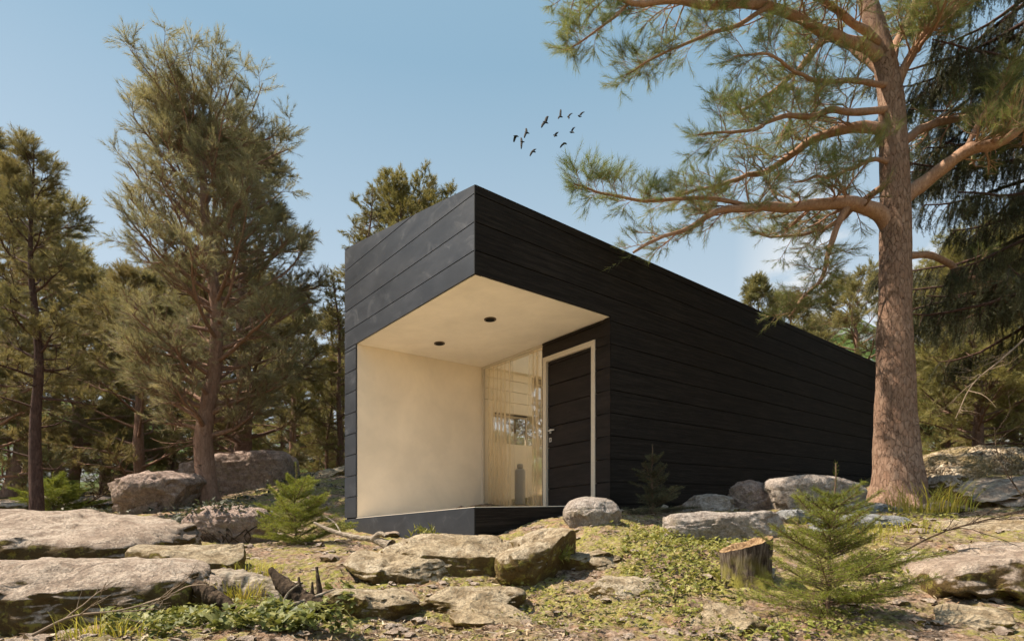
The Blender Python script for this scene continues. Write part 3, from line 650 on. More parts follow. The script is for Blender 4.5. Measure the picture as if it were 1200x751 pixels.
rock('long low pale stone lying behind the tree stump', 777, 912, 600, 642, 5.6, .5, 'rock_white', 13, 7, 0, chip=.03, cutd=(.84, .97), tilt=(2, 0, 3), sink=.1, name='long_stone', lump=.04)
rock('smooth pale boulder lying against the side wall', 899, 1006, 557, 604, 7.3, .8, 'rock_white', 14, 4, 3, chip=.03, cutd=(.8, .96), tilt=(0, -3, 4), sink=.15, lump=.06)
rock('small shaded boulder by the side wall, nearest the shaded spruce', 800, 860, 580, 606, 7.3, .5, 'rock_white', 15, 2.5, 4, sink=.2)
rock('brown shaded boulder tucked against the wall beside the smooth pale one', 856, 915, 566, 604, 7.6, .6, 'rock_pink', 16, 3, 5, sink=.2)
for k, (a_, b_, t_, bb, y_, s_) in enumerate(((908, 992, 597, 612, 6.3, 17), (985, 1066, 590, 606, 6.9, 18), (940, 1062, 604, 622, 5.7, 19))):
    rock(('flat grey slab chip in front of the smooth pale boulder', 'thin grey slab at the foot of the big pine trunk', 'grey flat slab behind the tallest sapling')[k], a_, b_, t_, bb, y_, .45, 'rock_blue', s_, 4, 6, tilt=(3, 4-3*k, 8), sink=.4, name='flat_stone', group='flat grey stones near the big pine')
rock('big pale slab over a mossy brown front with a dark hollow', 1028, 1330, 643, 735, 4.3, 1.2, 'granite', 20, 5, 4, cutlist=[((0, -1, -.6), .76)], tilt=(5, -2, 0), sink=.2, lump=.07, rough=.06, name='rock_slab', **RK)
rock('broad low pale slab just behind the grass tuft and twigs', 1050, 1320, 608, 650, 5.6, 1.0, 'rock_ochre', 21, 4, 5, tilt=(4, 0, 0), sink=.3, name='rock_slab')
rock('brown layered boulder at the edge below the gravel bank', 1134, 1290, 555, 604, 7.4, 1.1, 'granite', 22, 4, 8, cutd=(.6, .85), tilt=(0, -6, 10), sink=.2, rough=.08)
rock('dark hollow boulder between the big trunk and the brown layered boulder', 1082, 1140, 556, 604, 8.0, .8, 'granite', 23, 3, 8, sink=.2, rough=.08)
rock('small stone in the yellow grass', 1084, 1122, 586, 612, 7.0, .35, 'granite', 24, 3, 6, sink=.2)
rock('sunlit gravelly bank rising right of the pine trunk', 1062, 1330, 530, 600, 9.6, 2.2, 'gravel', 25, 2.4, 2, chip=.02, tilt=(0, 9, 0), sink=.5, name='gravel_bank', lump=.08, rough=.07)
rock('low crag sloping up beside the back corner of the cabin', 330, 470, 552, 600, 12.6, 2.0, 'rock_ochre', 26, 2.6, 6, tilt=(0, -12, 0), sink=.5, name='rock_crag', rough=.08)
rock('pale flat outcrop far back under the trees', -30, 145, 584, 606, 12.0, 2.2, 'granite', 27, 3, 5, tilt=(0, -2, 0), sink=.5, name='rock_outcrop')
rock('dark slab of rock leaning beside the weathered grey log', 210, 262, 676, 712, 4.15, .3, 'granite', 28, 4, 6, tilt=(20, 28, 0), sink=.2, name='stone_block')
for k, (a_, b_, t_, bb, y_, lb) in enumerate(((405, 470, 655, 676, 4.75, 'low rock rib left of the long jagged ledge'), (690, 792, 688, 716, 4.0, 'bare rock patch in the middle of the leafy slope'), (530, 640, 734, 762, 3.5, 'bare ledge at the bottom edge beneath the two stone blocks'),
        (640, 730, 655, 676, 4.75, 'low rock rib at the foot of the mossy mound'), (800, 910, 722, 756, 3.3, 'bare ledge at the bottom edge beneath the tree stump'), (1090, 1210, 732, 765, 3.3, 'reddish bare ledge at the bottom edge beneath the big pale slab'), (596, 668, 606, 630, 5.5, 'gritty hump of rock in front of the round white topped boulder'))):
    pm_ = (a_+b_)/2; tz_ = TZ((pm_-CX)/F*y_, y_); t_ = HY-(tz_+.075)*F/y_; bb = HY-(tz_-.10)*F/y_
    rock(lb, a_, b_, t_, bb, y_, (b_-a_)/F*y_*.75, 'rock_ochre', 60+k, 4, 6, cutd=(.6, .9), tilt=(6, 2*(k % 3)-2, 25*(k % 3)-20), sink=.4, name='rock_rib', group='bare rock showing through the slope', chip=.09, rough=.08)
# small loose stones: nobody could count them
rg = np.random.default_rng(5); d, f0 = ico(2); V = []; Fs = []; c_ = 0
for k in range(2600):
    r_ = 2.7*math.exp(rg.uniform(0, 1.55)); t_ = R(rg.uniform(-46, 46)); x, y = math.sin(t_)*r_, math.cos(t_)*r_
    s = .008*math.exp(rg.normal()*.65)*(1+.12*r_); A = np.array([s*rg.uniform(.8, 1.7), s*rg.uniform(.8, 1.5), s*rg.uniform(.45, .8)])
    q = d*A*(1+.25*rg.normal(size=(len(d), 1))*.6); a_ = rg.uniform(0, 6.28); q = np.stack([q[:, 0]*math.cos(a_)-q[:, 1]*math.sin(a_), q[:, 0]*math.sin(a_)+q[:, 1]*math.cos(a_), q[:, 2]], -1)
    V.append(q+[x, y, 0]); Fs.append(f0+c_); c_ += len(d)
V = np.concatenate(V); cen = V.reshape(-1, len(d), 3)[:, :, :2].mean(1); tz = terrain(cen[:, 0], cen[:, 1]); V[:, 2] += np.repeat(tz, len(d))
tag(obj('pebbles', V, np.concatenate(Fs), M['granite'], smooth=False), 'loose pebbles and rock chips scattered over the slope', 'pebbles', kind='stuff')
# dry litter: needles and bark chips
n_ = 26000; r_ = 2.5*np.exp(rg.uniform(0, 1.75, n_)); t_ = np.radians(rg.uniform(-47, 47, n_)); x = np.sin(t_)*r_; y = np.cos(t_)*r_
keep = fbm(np.stack([x*.9, y*.9, x*0], -1), 3) > -.12; x = x[keep]; y = y[keep]; n_ = len(x); z = terrain(x, y)+.008
a_ = rg.uniform(0, 6.28, n_); L = .008*np.exp(rg.normal(size=n_)*.6+.4)*(1+.05*y); wd = rg.uniform(.001, .006, n_)
dx = np.stack([np.cos(a_)*L, np.sin(a_)*L, rg.normal(size=n_)*.006], -1); wx = np.stack([-np.sin(a_)*wd, np.cos(a_)*wd, rg.normal(size=n_)*.003], -1); P = np.stack([x, y, z], -1)
v = np.stack([P-dx-wx, P-dx+wx, P+dx+wx*.5, P+dx-wx*.5], 1).reshape(-1, 3)
def litter_mat():
    m, n = material('dry_litter'); isl = n.geo.outputs['Random Per Island']
    principled(n, n.ramp(isl, [(0, (.06, .035, .02)), (.45, (.22, .14, .08)), (.8, (.42, .32, .2)), (1, (.5, .44, .34))]), .9); return m
M['litter'] = litter_mat()
tag(obj('leaf_litter', v, np.arange(len(v)).reshape(-1, 4), M['litter'], smooth=False), 'dry needles and bark chips strewn over the ground', 'litter', kind='stuff')
# ---------------------------------------------------------------- trees
def unit(v): return v/(np.linalg.norm(v)+1e-9)
def grow(p, d, L, r, rg, n_=6, wob=.18, trop=0.0):
    pts = [np.array(p, float)]; d = unit(np.array(d, float)); s = L/(n_-1)
    for _ in range(n_-1):
        d = unit(d+rg.normal(size=3)*wob+np.array([0, 0, trop])); pts.append(pts[-1]+d*s)
    return np.array(pts)
def at(pts, t):
    x = t*(len(pts)-1); i = min(int(x), len(pts)-2); u = x-i
    return pts[i]*(1-u)+pts[i+1]*u, unit(pts[i+1]-pts[i])
def side(d, rg, up=.25, ang=55):
    """a direction leaving d at about ang degrees, mostly sideways"""
    s = np.cross(d, [0, 0, 1.])
    if np.linalg.norm(s) < .2: s = rg.normal(size=3)
    s = unit(s)*rg.choice([-1, 1]); s = unit(s+np.array([0, 0, 1])*rg.normal(up, .45)+rg.normal(size=3)*.2)
    a = R(ang*rg.uniform(.75, 1.2)); return unit(d*math.cos(a)+s*math.sin(a))
class Foliage:
    def __init__(s): s.a = []; s.b = []
    def add(s, p, q): s.a.append(p); s.b.append(q)
    def mesh(s, k, nl, wd, ang, rg, **kw): return needles(np.array(s.a), np.array(s.b), k, nl, wd, ang, rg, **kw)
def spray(G, Fo, pts, r0, r1, rg, L2, n2, L3, n3, t0=.25, up=.3, sh=.22, tw=3, trop=.06, wob=.16, shrink=.55, dens=1):
    """secondary and tertiary twigs on a limb, ending in needle shoots"""
    for i in range(n2):
        t = t0+(1-t0)*(i+rg.uniform(0, 1))/n2; p, d = at(pts, t)
        l = L2*(1-shrink*t)*rg.uniform(.7, 1.2); q = grow(p, side(d, rg, up), l, 0, rg, 5, wob, trop)
        rr = (r0+(r1-r0)*t)*.5; rr = max(min(rr, .012+.012*l), .0035)
        G.tube(q, np.linspace(rr, rr*.4, 5), 4)
        Fo.add(q[-2], q[-1]+(q[-1]-q[-2])*.3)
        for j in range(n3):
            u = .25+.75*(j+rg.uniform(0, 1))/n3; p3, d3 = at(q, u); l3 = L3*(1-.4*u)*rg.uniform(.6, 1.25)
            e = grow(p3, side(d3, rg, up, 45), l3, 0, rg, 3, wob, trop*1.5); G.tube(e, np.linspace(rr*.45, rr*.25, 3), tw)
            m = min(1, sh/max(l3, 1e-3)); Fo.add(e[0]*(m)+e[2]*(1-m) if m < 1 else e[0], e[2])
            if l3 > sh*1.3 and dens > .5: a_, b_ = at(e, .5); dd = side(b_, rg, up, 45); Fo.add(a_, a_+dd*sh*.7)
    Fo.add(pts[-2], pts[-1])
# ---- the big pine on the right
rg = np.random.default_rng(11)
BP = W(1052, 600, 8.0)
big = thing('pine_tree', 'tall thick pine with flaking reddish bark and wide spreading limbs beside the cabin', 'tree', tuple(BP))
tr = smoothline([(1053, 622, 8, .46), (1052.5, 598, 8, .40), (1051.5, 570, 8, .335), (1051, 530, 8, .285), (1050, 470, 8, .245), (1049, 400, 8, .215), (1049, 320, 8, .195), (1049, 250, 8, .182), (1047, 180, 8.02, .17), (1043, 110, 8.05, .155), (1033, 55, 8.08, .13), (1016, 0, 8.1, .11), (1000, -70, 8.15, .09), (990, -160, 8.2, .06), (985, -260, 8.2, .02)], 220)
P3 = np.array([W(a, b, c) for a, b, c, _ in tr]); G = Geo(); G.tube(P3, tr[:, 3], 64, rough=.10)
for a_ in np.linspace(0, 2*PI, 7)[:-1]+.4:  # root flares
    pp = [BP+[0, 0, .45], BP+[.27*math.cos(a_), .27*math.sin(a_), .16], BP+[.5*math.cos(a_), .5*math.sin(a_), -.06], BP+[.75*math.cos(a_), .75*math.sin(a_), -.25]]
    q = smoothline(pp, 14); G.tube(q, np.linspace(.15, .05, 14), 12, rough=.15)
G.build('trunk', M['bark_big'], big)
LIMBS = [  # (points px,py,Y), r0, r1, n2, L2, t0
 ([(1045, 266, 8), (1022, 246, 7.95), (985, 240, 7.8), (930, 243, 7.6), (870, 242, 7.4), (815, 262, 7.3), (745, 298, 7.2)], .115, .014, 20, .75, .22),
 ([(880, 242, 7.45), (830, 232, 7.3), (760, 236, 7.1), (708, 228, 6.95), (672, 216, 6.9)], .03, .008, 20, .6, .12),
 ([(1042, 152, 8), (1005, 150, 8.1), (950, 165, 8.3), (905, 192, 8.5), (855, 214, 8.6), (790, 225, 8.8)], .085, .015, 24, .85, .18),
 ([(1044, 128, 8), (985, 133, 7.8), (930, 136, 7.5), (880, 150, 7.3), (820, 160, 7.2)], .05, .01, 20, .7, .2),
 ([(1036, 70, 8.05), (1010, 52, 8.0), (975, 40, 7.8), (900, 8, 7.4), (830, 3, 7.1), (770, 8, 6.9), (715, 2, 6.8), (640, -12, 6.7)], .085, .015, 26, .7, .25),
 ([(735, 6, 6.85), (712, 28, 6.8), (688, 45, 6.8), (665, 55, 6.8)], .018, .006, 7, .4, .2),
 ([(900, 8, 7.4), (860, 30, 7.3), (810, 48, 7.2), (760, 72, 7.2), (730, 85, 7.2)], .03, .006, 15, .55, .1),
 ([(1040, 88, 8.05), (1005, 62, 8.3), (975, 45, 8.6), (930, 85, 8.8), (890, 118, 9.0), (850, 135, 9.1)], .075, .015, 18, .7, .35),
 ([(1038, 60, 8.1), (1000, 25, 7.8), (960, -5, 7.4), (900, -35, 7.0), (830, -50, 6.7)], .06, .012, 20, .75, .2),
 ([(1055, 235, 8), (1085, 212, 7.9), (1125, 182, 7.7), (1165, 168, 7.5), (1215, 142, 7.3), (1290, 120, 7)], .105, .045, 14, .6, .4),
 ([(1128, 184, 7.7), (1140, 160, 7.65), (1150, 135, 7.6), (1168, 112, 7.5), (1180, 90, 7.4)], .035, .01, 8, .45, .3),
 ([(1055, 168, 8), (1085, 150, 8.2), (1125, 138, 8.5), (1180, 130, 8.9)], .07, .03, 10, .6, .3),
 ([(1046, 112, 8.05), (1065, 75, 8.0), (1090, 35, 7.9), (1125, 5, 7.8), (1165, -30, 7.7)], .075, .02, 22, .75, .2),
 ([(1043, 100, 8.05), (1048, 55, 8.3), (1068, 10, 8.6), (1082, -50, 8.9)], .07, .02, 22, .75, .25),
 ([(1075, 60, 7.95), (1100, 30, 7.6), (1110, -10, 7.3)], .03, .01, 14, .6, .2),
 ([(1060, 300, 8), (1098, 300, 8.3), (1130, 325, 8.5), (1160, 335, 8.6), (1190, 365, 8.7), (1230, 385, 8.8)], .05, .025, 9, .45, .4),
 ([(992, 243, 7.8), (982, 262, 7.75), (968, 290, 7.7), (960, 325, 7.7), (940, 352, 7.65), (925, 370, 7.6)], .05, .01, 15, .5, .3),
 ([(1044, 214, 8), (1015, 232, 8.5), (975, 262, 8.9), (930, 278, 9.2), (880, 270, 9.4)], .05, .012, 16, .6, .25),
 ([(1046, 190, 8), (1020, 190, 7.7), (975, 205, 7.3), (925, 215, 7.0)], .035, .008, 14, .55, .2),
 ([(1040, 100, 8), (1005, 98, 7.7), (960, 95, 7.4), (905, 70, 7.1), (860, 62, 7.0)], .04, .008, 16, .6, .2),
]
for k, (pl, r0, r1, n2, L2, t0) in enumerate(LIMBS):
    pts = smoothline([W(*p) for p in pl], 26); wig = np.stack([fbm(pts*2.2+k*9.1+s*31, 2) for s in range(3)], -1)*.10*np.linspace(0, 1, 26)[:, None]**.5
    pts = pts+wig*(.4 if k in (1, 5, 6) else 1)*np.minimum(1, np.arange(26)/4)[:, None]
    G = Geo(); Fo = Foliage(); G.tube(pts, np.linspace(r0, r1, 26)*(1+.05*np.sin(np.arange(26)*1.9)), 14, rough=.12)
    sub_ = pts[::3]
    spray(G, Fo, sub_, r0*.4, r1, rg, L2*({1: .55}.get(k, .8) if k in (1, 5, 6) else .95), int(n2*1.75), .32, 8, t0=t0, up=.22 if k in (1, 5, 6) else .3, sh=.22, trop=.04, wob=.2, shrink=.35)
    Fo.add(pts[-6], pts[-3]); Fo.add(pts[-3], pts[-1]+(pts[-1]-pts[-2])*2)
    b_ = G.build('branch', M['bark_limb'], big)
    v, f = Fo.mesh(48, .105, .0044, R(36), rg, tmin=.05); obj('needles', v, f, M['pine'], b_)

# ---- generic trees
def pine(name, base, H, rt, seed, crown=(.3, 1.0), width=2.0, nb=46, bend=None, mat='forest', bmat='bark', k=26, nl=.11, wd=.009, shape='pine', L2=.8, n2=9, n3=4, skew=0, loc=None, dead=0, up0=.15, wdrift=.06, L3=.38, sh=.26, t0=.30):
    rg = np.random.default_rng(seed); G = Geo(); Fo = Foliage(); base = np.array(base, float)
    if bend: tp = smoothline([base+np.array(q) for q in bend], 30)
    else: tp = np.array([base+[wdrift*H*fbm(np.array([[seed, t*2.2, 0]]), 2)[0], wdrift*H*fbm(np.array([[seed+9, t*2.2, 3]]), 2)[0], t*H-.15] for t in np.linspace(0, 1, 30)])
    tt = np.linspace(0, 1, 30); G.tube(tp, rt*(1-tt*.93)*(1+.45*np.exp(-tt*28)), 20, rough=.12)
    for i in range(nb):
        t = crown[0]+(crown[1]-crown[0]-.02)*(i/nb)**.9; u = (t-crown[0])/(crown[1]-crown[0]); p, d = at(tp, t)
        a = i*2.4+rg.uniform(-.4, .4)
        prof = {'pine': (math.sin(PI*min(1, u*.8+.22))**.7)*(1-.25*u), 'cone': (1-u)**.8+.06, 'dome': math.sin(PI*(u*.72+.24))**.6, 'column': .6*(1-u**3)+.1, 'full': .45+.55*math.sin(PI*min(1, u*1.05+.05))**.5 if u < .72 else (1-(u-.72)/.30)**.5*.95}[shape]
        L = width*prof*(rg.uniform(.78, 1.06) if shape == 'full' else rg.uniform(.65, 1.15))*(1+skew*math.cos(a))
        el = up0+.75*u**1.5+rg.uniform(-.15, .15)
        if shape == 'cone': el = -.1+.6*u
        dr = np.array([math.cos(a)*math.cos(el), math.sin(a)*math.cos(el), math.sin(el)])
        q = grow(p, dr, L, 0, rg, 8, .10, .035); rb = max(.008, rt*.28*(1-.7*u))
        G.tube(q, np.linspace(rb, rb*.25, 8), 6)
        spray(G, Fo, q, rb, rb*.3, rg, L2*(.5+.5*prof), n2, L3, n3, t0=t0, up=.15 if shape != 'cone' else -.05, sh=sh, trop=.05, tw=3)
    for i in range(dead):
        t = rg.uniform(.12, crown[0]+.1); p, d = at(tp, t); a = rg.uniform(0, 6.28); q = grow(p, [math.cos(a), math.sin(a), rg.uniform(-.2, .3)], rg.uniform(.4, 1.2), 0, rg, 6, .15, 0); G.tube(q, np.linspace(.016, .004, 6), 4)
        for j in range(4): p3, d3 = at(q, rg.uniform(.3, 1)); e = grow(p3, side(d3, rg), .3, 0, rg, 3, .2, 0); G.tube(e, np.linspace(.005, .002, 3), 3)
    v, f = Fo.mesh(k, nl, wd, R(38), rg, tmin=.05)
    return tp, G, v, f, base
def plant_tree(label, base, mat, bmat, group=None, name='pine_tree', cat='tree', **kw):
    tp, G, v, f, base = pine(name, base, **kw)
    t = thing(name, label, cat, tuple(base), group); G.build('trunk', M[bmat], t); obj('crown', v, f, M[mat], t); return t
def copy_tree(src, loc, rz, s, label, group=None):
    r = src.copy(); C.objects.link(r); r.location = loc; r.rotation_euler = (0, 0, rz); r.scale = (s, s, s*random.uniform(.92, 1.1)) if not isinstance(s, tuple) else s; r['label'] = label
    if group: r['group'] = group
    elif 'group' in r: del r['group']
    for ch in list(src.children): c = ch.copy(); C.objects.link(c); c.parent = r
    return r
random.seed(4)
# main pine at the left: bent trunk
b0 = W(246, 600, 10.6)
def bendpx(L, Y, b): return [tuple(W(a, c, Y+dy)-b) for a, c, dy in L]
plant_tree('tall bent pine with a broad grey green crown, tallest left of the cabin', b0, 'pine_blue', 'bark_limb2', H=8.4, rt=.195, seed=21, crown=(.22, 1), width=1.95, nb=86, shape='full', t0=.3,
    bend=bendpx([(250, 606, 0), (243, 570, 0), (238, 520, 0), (243, 480, .1), (252, 430, .1), (254, 370, 0), (247, 310, 0), (240, 250, -.1), (236, 180, -.1), (224, 205, -.1), (215, 190, -.1)], 10.6, b0),
    k=40, nl=.105, wd=.0072, n2=10, n3=7, L2=.75, skew=0, up0=.25, dead=10)
# dark thick pine just behind it
b1 = W(290, 590, 13.5)
plant_tree('dark dense pine crowding behind the tall bent one', b1, 'forest', 'bark', H=8.6, rt=.22, seed=22, crown=(.12, 1), width=2.1, nb=50, shape='pine', k=40, nl=.12, wd=.012, n2=10, n3=7, t0=.45)
b2 = W(43, 618, 8.8)
plant_tree('slender pine with dark cracked bark and thin loose crown, left of the bent pine', b2, 'forest', 'bark_dark', H=5.9, rt=.10, seed=23, crown=(.36, 1), width=1.15, nb=34, shape='column', k=44, nl=.08, wd=.007, n2=8, n3=5, L2=.5, dead=8, wdrift=.025, L3=.22, sh=.16)
# prototypes of the wood behind
gp = 'pines of the wood behind the clearing'
spots = [  # px, Y, H, label, kind
 (-42, 12, 135, 'very dark broad pine at the picture edge'), (95, 17, 330, 'pine standing in the gap between the slender and the bent pine'),
 (165, 15.5, 320, 'low spreading pine directly behind the mottled boulder'), (345, 17, 325, 'pine between the dense dark one and the cabin'),
 (20, 18, 215, 'far pine seen between the edge pine and the slender one'), (240, 21, 300, 'far pine mostly hidden by the bent pine'), (385, 22, 350, 'far pine beside the cabin pillar'),
 (130, 24, 340, 'farthest tree showing between the slender and the bent pine'), (300, 25, 320, 'farthest tree behind the dense dark pine'), (-90, 22, 200, 'far tree at the extreme edge of the wood'), (60, 27, 310, 'distant tree low behind the slender pine'), (205, 28, 330, 'distant tree low behind the bent pine'), (400, 29, 400, 'distant tree just clear of the cabin pillar')]
protos = []
for k in range(3):
    sp = list(spots[k]); x = (sp[0]-CX)/F*sp[1]; base = (x, sp[1], TZ(x, sp[1])-.1); sp[2] = (HY-sp[2])/F*sp[1]-base[2]
    protos.append((plant_tree(sp[3], base, 'forest', 'bark_limb2', group=gp, H=sp[2], rt=.17, seed=40+k, crown=((.1, .2, .03)[k], 1), width=(2.3, 2.0, 2.6)[k], nb=(44, 38, 42)[k], shape=('pine', 'dome', 'pine')[k], k=34, nl=.13, wd=.016, n2=9, n3=7, dead=12, t0=.42), sp[2]))
for k, sp in enumerate(spots[3:]):
    src, h0 = protos[k % 3]; x = (sp[0]-CX)/F*sp[1]; z_ = TZ(x, sp[1])-.1; copy_tree(src, (x, sp[1], z_), 1.3*k+.7, ((HY-sp[2])/F*sp[1]-z_)/h0, sp[3], gp)
# golden young pines in the background undergrowth
gproto = plant_tree('golden green young pine glowing between the dark trunks', tuple(put(330, 19)), 'forest_gold', 'bark', name='young_pine', group='young pines in the undergrowth', H=4.2, rt=.08, seed=60, crown=(.04, 1), width=1.5, nb=44, shape='pine', k=26, nl=.12, wd=.010, n2=8, n3=5, dead=0, L2=.6)
for k, (px, Y, s, lb) in enumerate([(60, 16, .55, 'young pine bush at the foot of the slender pine'), (120, 19, .7, 'young pine behind the pale flat outcrop'), (205, 18, .8, 'young pine seen just left of the bent trunk'), (10, 18, .8, 'young pine low at the picture edge'), (270, 20, .9, 'young pine between the bent trunk and the far straight trunk'), (385, 15, .7, 'golden young pine right beside the cabin pillar'),
        (150, 22, 1.0, 'golden pine top seen between the dark crowns'), (-60, 17, .8, 'young pine beyond the picture edge')]):
    copy_tree(gproto, tuple(put(px, Y, -.1)), k*1.9, s, lb, 'young pines in the undergrowth')
# behind the cabin
plant_tree('bushy pine with round golden tufts rising above the roof', tuple(W(485, 590, 19)), 'forest_gold', 'bark', H=9.5, rt=.2, seed=71, crown=(.55, 1), width=2.5, nb=70, shape='full', k=60, nl=.13, wd=.014, n2=10, n3=5, L2=.7, up0=.15)
plant_tree('pine rising beyond the side windows behind the cabin', tuple(put(640, 18)), 'forest', 'bark', H=7.0, rt=.16, seed=74, crown=(.05, 1), width=2.4, nb=40, shape='pine', k=24, nl=.14, wd=.014, n2=8, n3=5)
plant_tree('young pine pressed close to the far wall of the cabin', (.2, 13.5, TZ(.2, 13.5)-.1), 'forest', 'bark', name='young_pine', H=3.6, rt=.06, seed=75, crown=(.05, 1), width=1.0, nb=36, shape='pine', k=24, nl=.1, wd=.012, n2=7, n3=4, L2=.5)
plant_tree('narrow spruce tip poking up beside the golden tufts', tuple(W(430, 590, 15)), 'forest', 'bark', name='spruce_tree', H=8.2, rt=.12, seed=72, crown=(.4, 1), width=.9, nb=50, shape='cone', k=26, nl=.04, wd=.008, n2=7, n3=4, L2=.3, L3=.15, sh=.12)
plant_tree('light green spruce hugging the back corner of the cabin', tuple(W(390, 590, 14.5)), 'forest_gold', 'bark', name='spruce_tree', H=5.9, rt=.1, seed=73, crown=(.2, 1), width=.75, nb=50, shape='cone', k=30, nl=.05, wd=.009, n2=7, n3=4, L2=.35, L3=.18, sh=.14)
# to the right behind the roof line and trunk
gr_ = 'trees beyond the cabin roof'
src, h0 = protos[1]
for px, Y, H, lb, s_ in [(885, 30, 338, 'dark green treetop just above the roof line', 0), (1000, 24, 322, 'feathery treetop between the roof line and the big trunk', 1), (925, 34, 345, 'green treetop between its dark neighbour and the mountain', 2)]:
    src, h0 = protos[s_]; pb_ = put(px, Y, -.1); copy_tree(src, tuple(pb_), px*.7, ((HY-H)/F*Y-pb_[2])/h0, lb, gr_)
g2 = plant_tree('broad golden green pine filling the view beneath the hanging spruce', tuple(put(1145, 15.5)), 'forest_gold', 'bark', group='golden pines beside the big trunk', H=5.2, rt=.14, seed=81, crown=(.06, 1), width=2.6, nb=84, shape='full', k=46, nl=.13, wd=.011, n2=10, n3=6, L2=.85)
for px, Y, s, lb in [(1225, 17, 1.15, 'golden green pine at the right picture edge'), (1110, 22, .8, 'golden pine farther back against the green slope'), (1190, 26, 1.3, 'farthest golden pine behind the broad one')]:
    copy_tree(g2, tuple(put(px, Y, -.1)), px*.3, s, lb, 'golden pines beside the big trunk')

# ---- dark hanging spruce at the right edge
rg = np.random.default_rng(91); hb0 = np.array([7.85, 8.3, TZ(7.85, 8.3)-.1])
hs = thing('spruce_tree', 'dark spruce with long curtains of hanging twigs at the right edge', 'tree', tuple(hb0))
G = Geo(); Fo = Foliage(); tp = np.array([hb0+[.1*math.sin(t*5), 0, t*11.5] for t in np.linspace(0, 1, 30)]); G.tube(tp, np.linspace(.26, .03, 30), 18, rough=.12)
for i in range(84):
    t = .22+.76*i/84; p, d = at(tp, t); a = PI+rg.uniform(-1.25, 1.25) if i % 4 else rg.uniform(-1.5, 1.5)
    L = (3.6*(1-t)**.35+.2)*rg.uniform(.6, 1.1)*(.72 if t < .5 else .92)
    q = grow(p, [math.cos(a), math.sin(a), -.15], L, 0, rg, 10, .07, -.045); q[:, 2] += np.linspace(0, 1, 10)**3*.22*L
    G.tube(q, np.linspace(.035, .008, 10), 6)
    for j in range(int(21*L)+3):
        u = rg.uniform(.15, 1); p2, d2 = at(q, u); h = rg.uniform(.25, .75)*(1-.35*u)
        e = grow(p2, unit(d2*.5+np.array([0, 0, -.7])+rg.normal(size=3)*.25), h, 0, rg, 6, .10, -.35); G.tube(e, np.linspace(.007, .002, 6), 3)
        for m in range(5): Fo.add(e[m], e[m+1])
        for m in range(7):
            p3, d3 = at(e, rg.uniform(.05, .8)); g_ = grow(p3, unit(d3+rg.normal(size=3)*.6), .20, 0, rg, 3, .1, -.3); Fo.add(g_[0], g_[1]); Fo.add(g_[1], g_[2])
G.build('trunk', M['bark_dark'], hs); v, f = Fo.mesh(22, .036, .0085, R(50), rg, tmin=0); obj('crown', v, f, M['dark'], hs)

# ---- spruce saplings
def sapling(label, base, H, Wd, seed, mat='sapling', nb=30, k=56, nl=.022, wd=.0030, lean=(0, 0), group=None, open_=.5):
    rg = np.random.default_rng(seed); base = np.array(base, float); G = Geo(); Fo = Foliage()
    tp = np.array([base+[lean[0]*t*H+.01*math.sin(t*9), lean[1]*t*H, t*H-.03*(t == 0)] for t in np.linspace(0, 1, 14)]); G.tube(tp, np.linspace(.013*H+.004, .003, 14), 8, rough=.1)
    [Fo.add(tp[m], tp[m+1]) for m in range(6, 11)]; [Fo.add(tp[m], tp[m+1]) for m in (10, 11, 12)]; [Fo.add(tp[m]+[0, 0, .01], tp[m+1]) for m in (9, 10, 11, 12)]; Fo.add(tp[-3], tp[-2]); Fo.add(tp[-2], tp[-1])
    whorls = max(6, int(nb/5))
    for i in range(whorls):
        t = .05+.68*(i/(whorls-1))
        for j in range(6 if t < .7 else 5):
            p, d = at(tp, min(.98, t+rg.uniform(-.05, .05))); a = j*2*PI/6+i*.9+rg.uniform(-.25, .25)
            L = Wd*(max(.02, 1-t*1.2)**.62)*rg.uniform(.35, 1.3)*(1+.22*math.cos(a-seed))+.03; el = .12+.55*t+rg.uniform(-.18, .22)
            q = grow(p, [math.cos(a)*math.cos(el), math.sin(a)*math.cos(el), math.sin(el)], L, 0, rg, 8, .06, .02); G.tube(q, np.linspace(.005, .0015, 8), 4)
            for m in range(7): Fo.add(q[m], q[m+1])
            ns_ = int(5+L*30)
            for s_ in range(ns_):
                u = .12+.8*s_/ns_; p2, d2 = at(q, u); l2 = L*.48*(1-u)*rg.uniform(.7, 1.1)+.018
                sd = np.cross(d2, [0, 0, 1])*(1 if s_ % 2 else -1); e = grow(p2, unit(d2*.75+unit(sd)*.8+[0, 0, rg.uniform(-.1, .25)]), l2, 0, rg, 4, .06, .02); G.tube(e, np.linspace(.0025, .001, 4), 3)
                nseg = max(1, int(l2/.05))
                for m in range(3): Fo.add(e[m], e[m+1])
                if l2 > .12:
                    for m in range(4):
                        p3, d3 = at(e, .2+.18*m); sd3 = unit(np.cross(d3, [0, 0, 1])*(1 if m % 2 else -1)); Fo.add(p3, p3+unit(d3*.8+sd3*.7)*l2*.35)
    A = np.array(Fo.a); B = np.array(Fo.b); ln = np.linalg.norm(B-A, axis=1); kk = max(6, int(k*ln.mean()/.04*.5))
    v, f = needles(A, B, kk, nl, wd, R(52), rg, tmin=0)
    t = thing('spruce_sapling', label, 'sapling', tuple(base), group); G.build('stem', M['bark'], t); obj('needles', v, f, M[mat], t); return t
s0 = put(968, 3.45); sapling('bushy green spruce sapling beside the tree stump, the tallest and nearest one', s0, (719-540)/F*3.45, .56, 5, k=22, nb=55, nl=.029, wd=.0034, lean=(.06, 0))
s1 = W(346, 642, 6.7); sapling('bright yellow green spruce sapling left of the cabin', s1, .98, .66, 6, k=24, nb=40, nl=.034, wd=.0055)
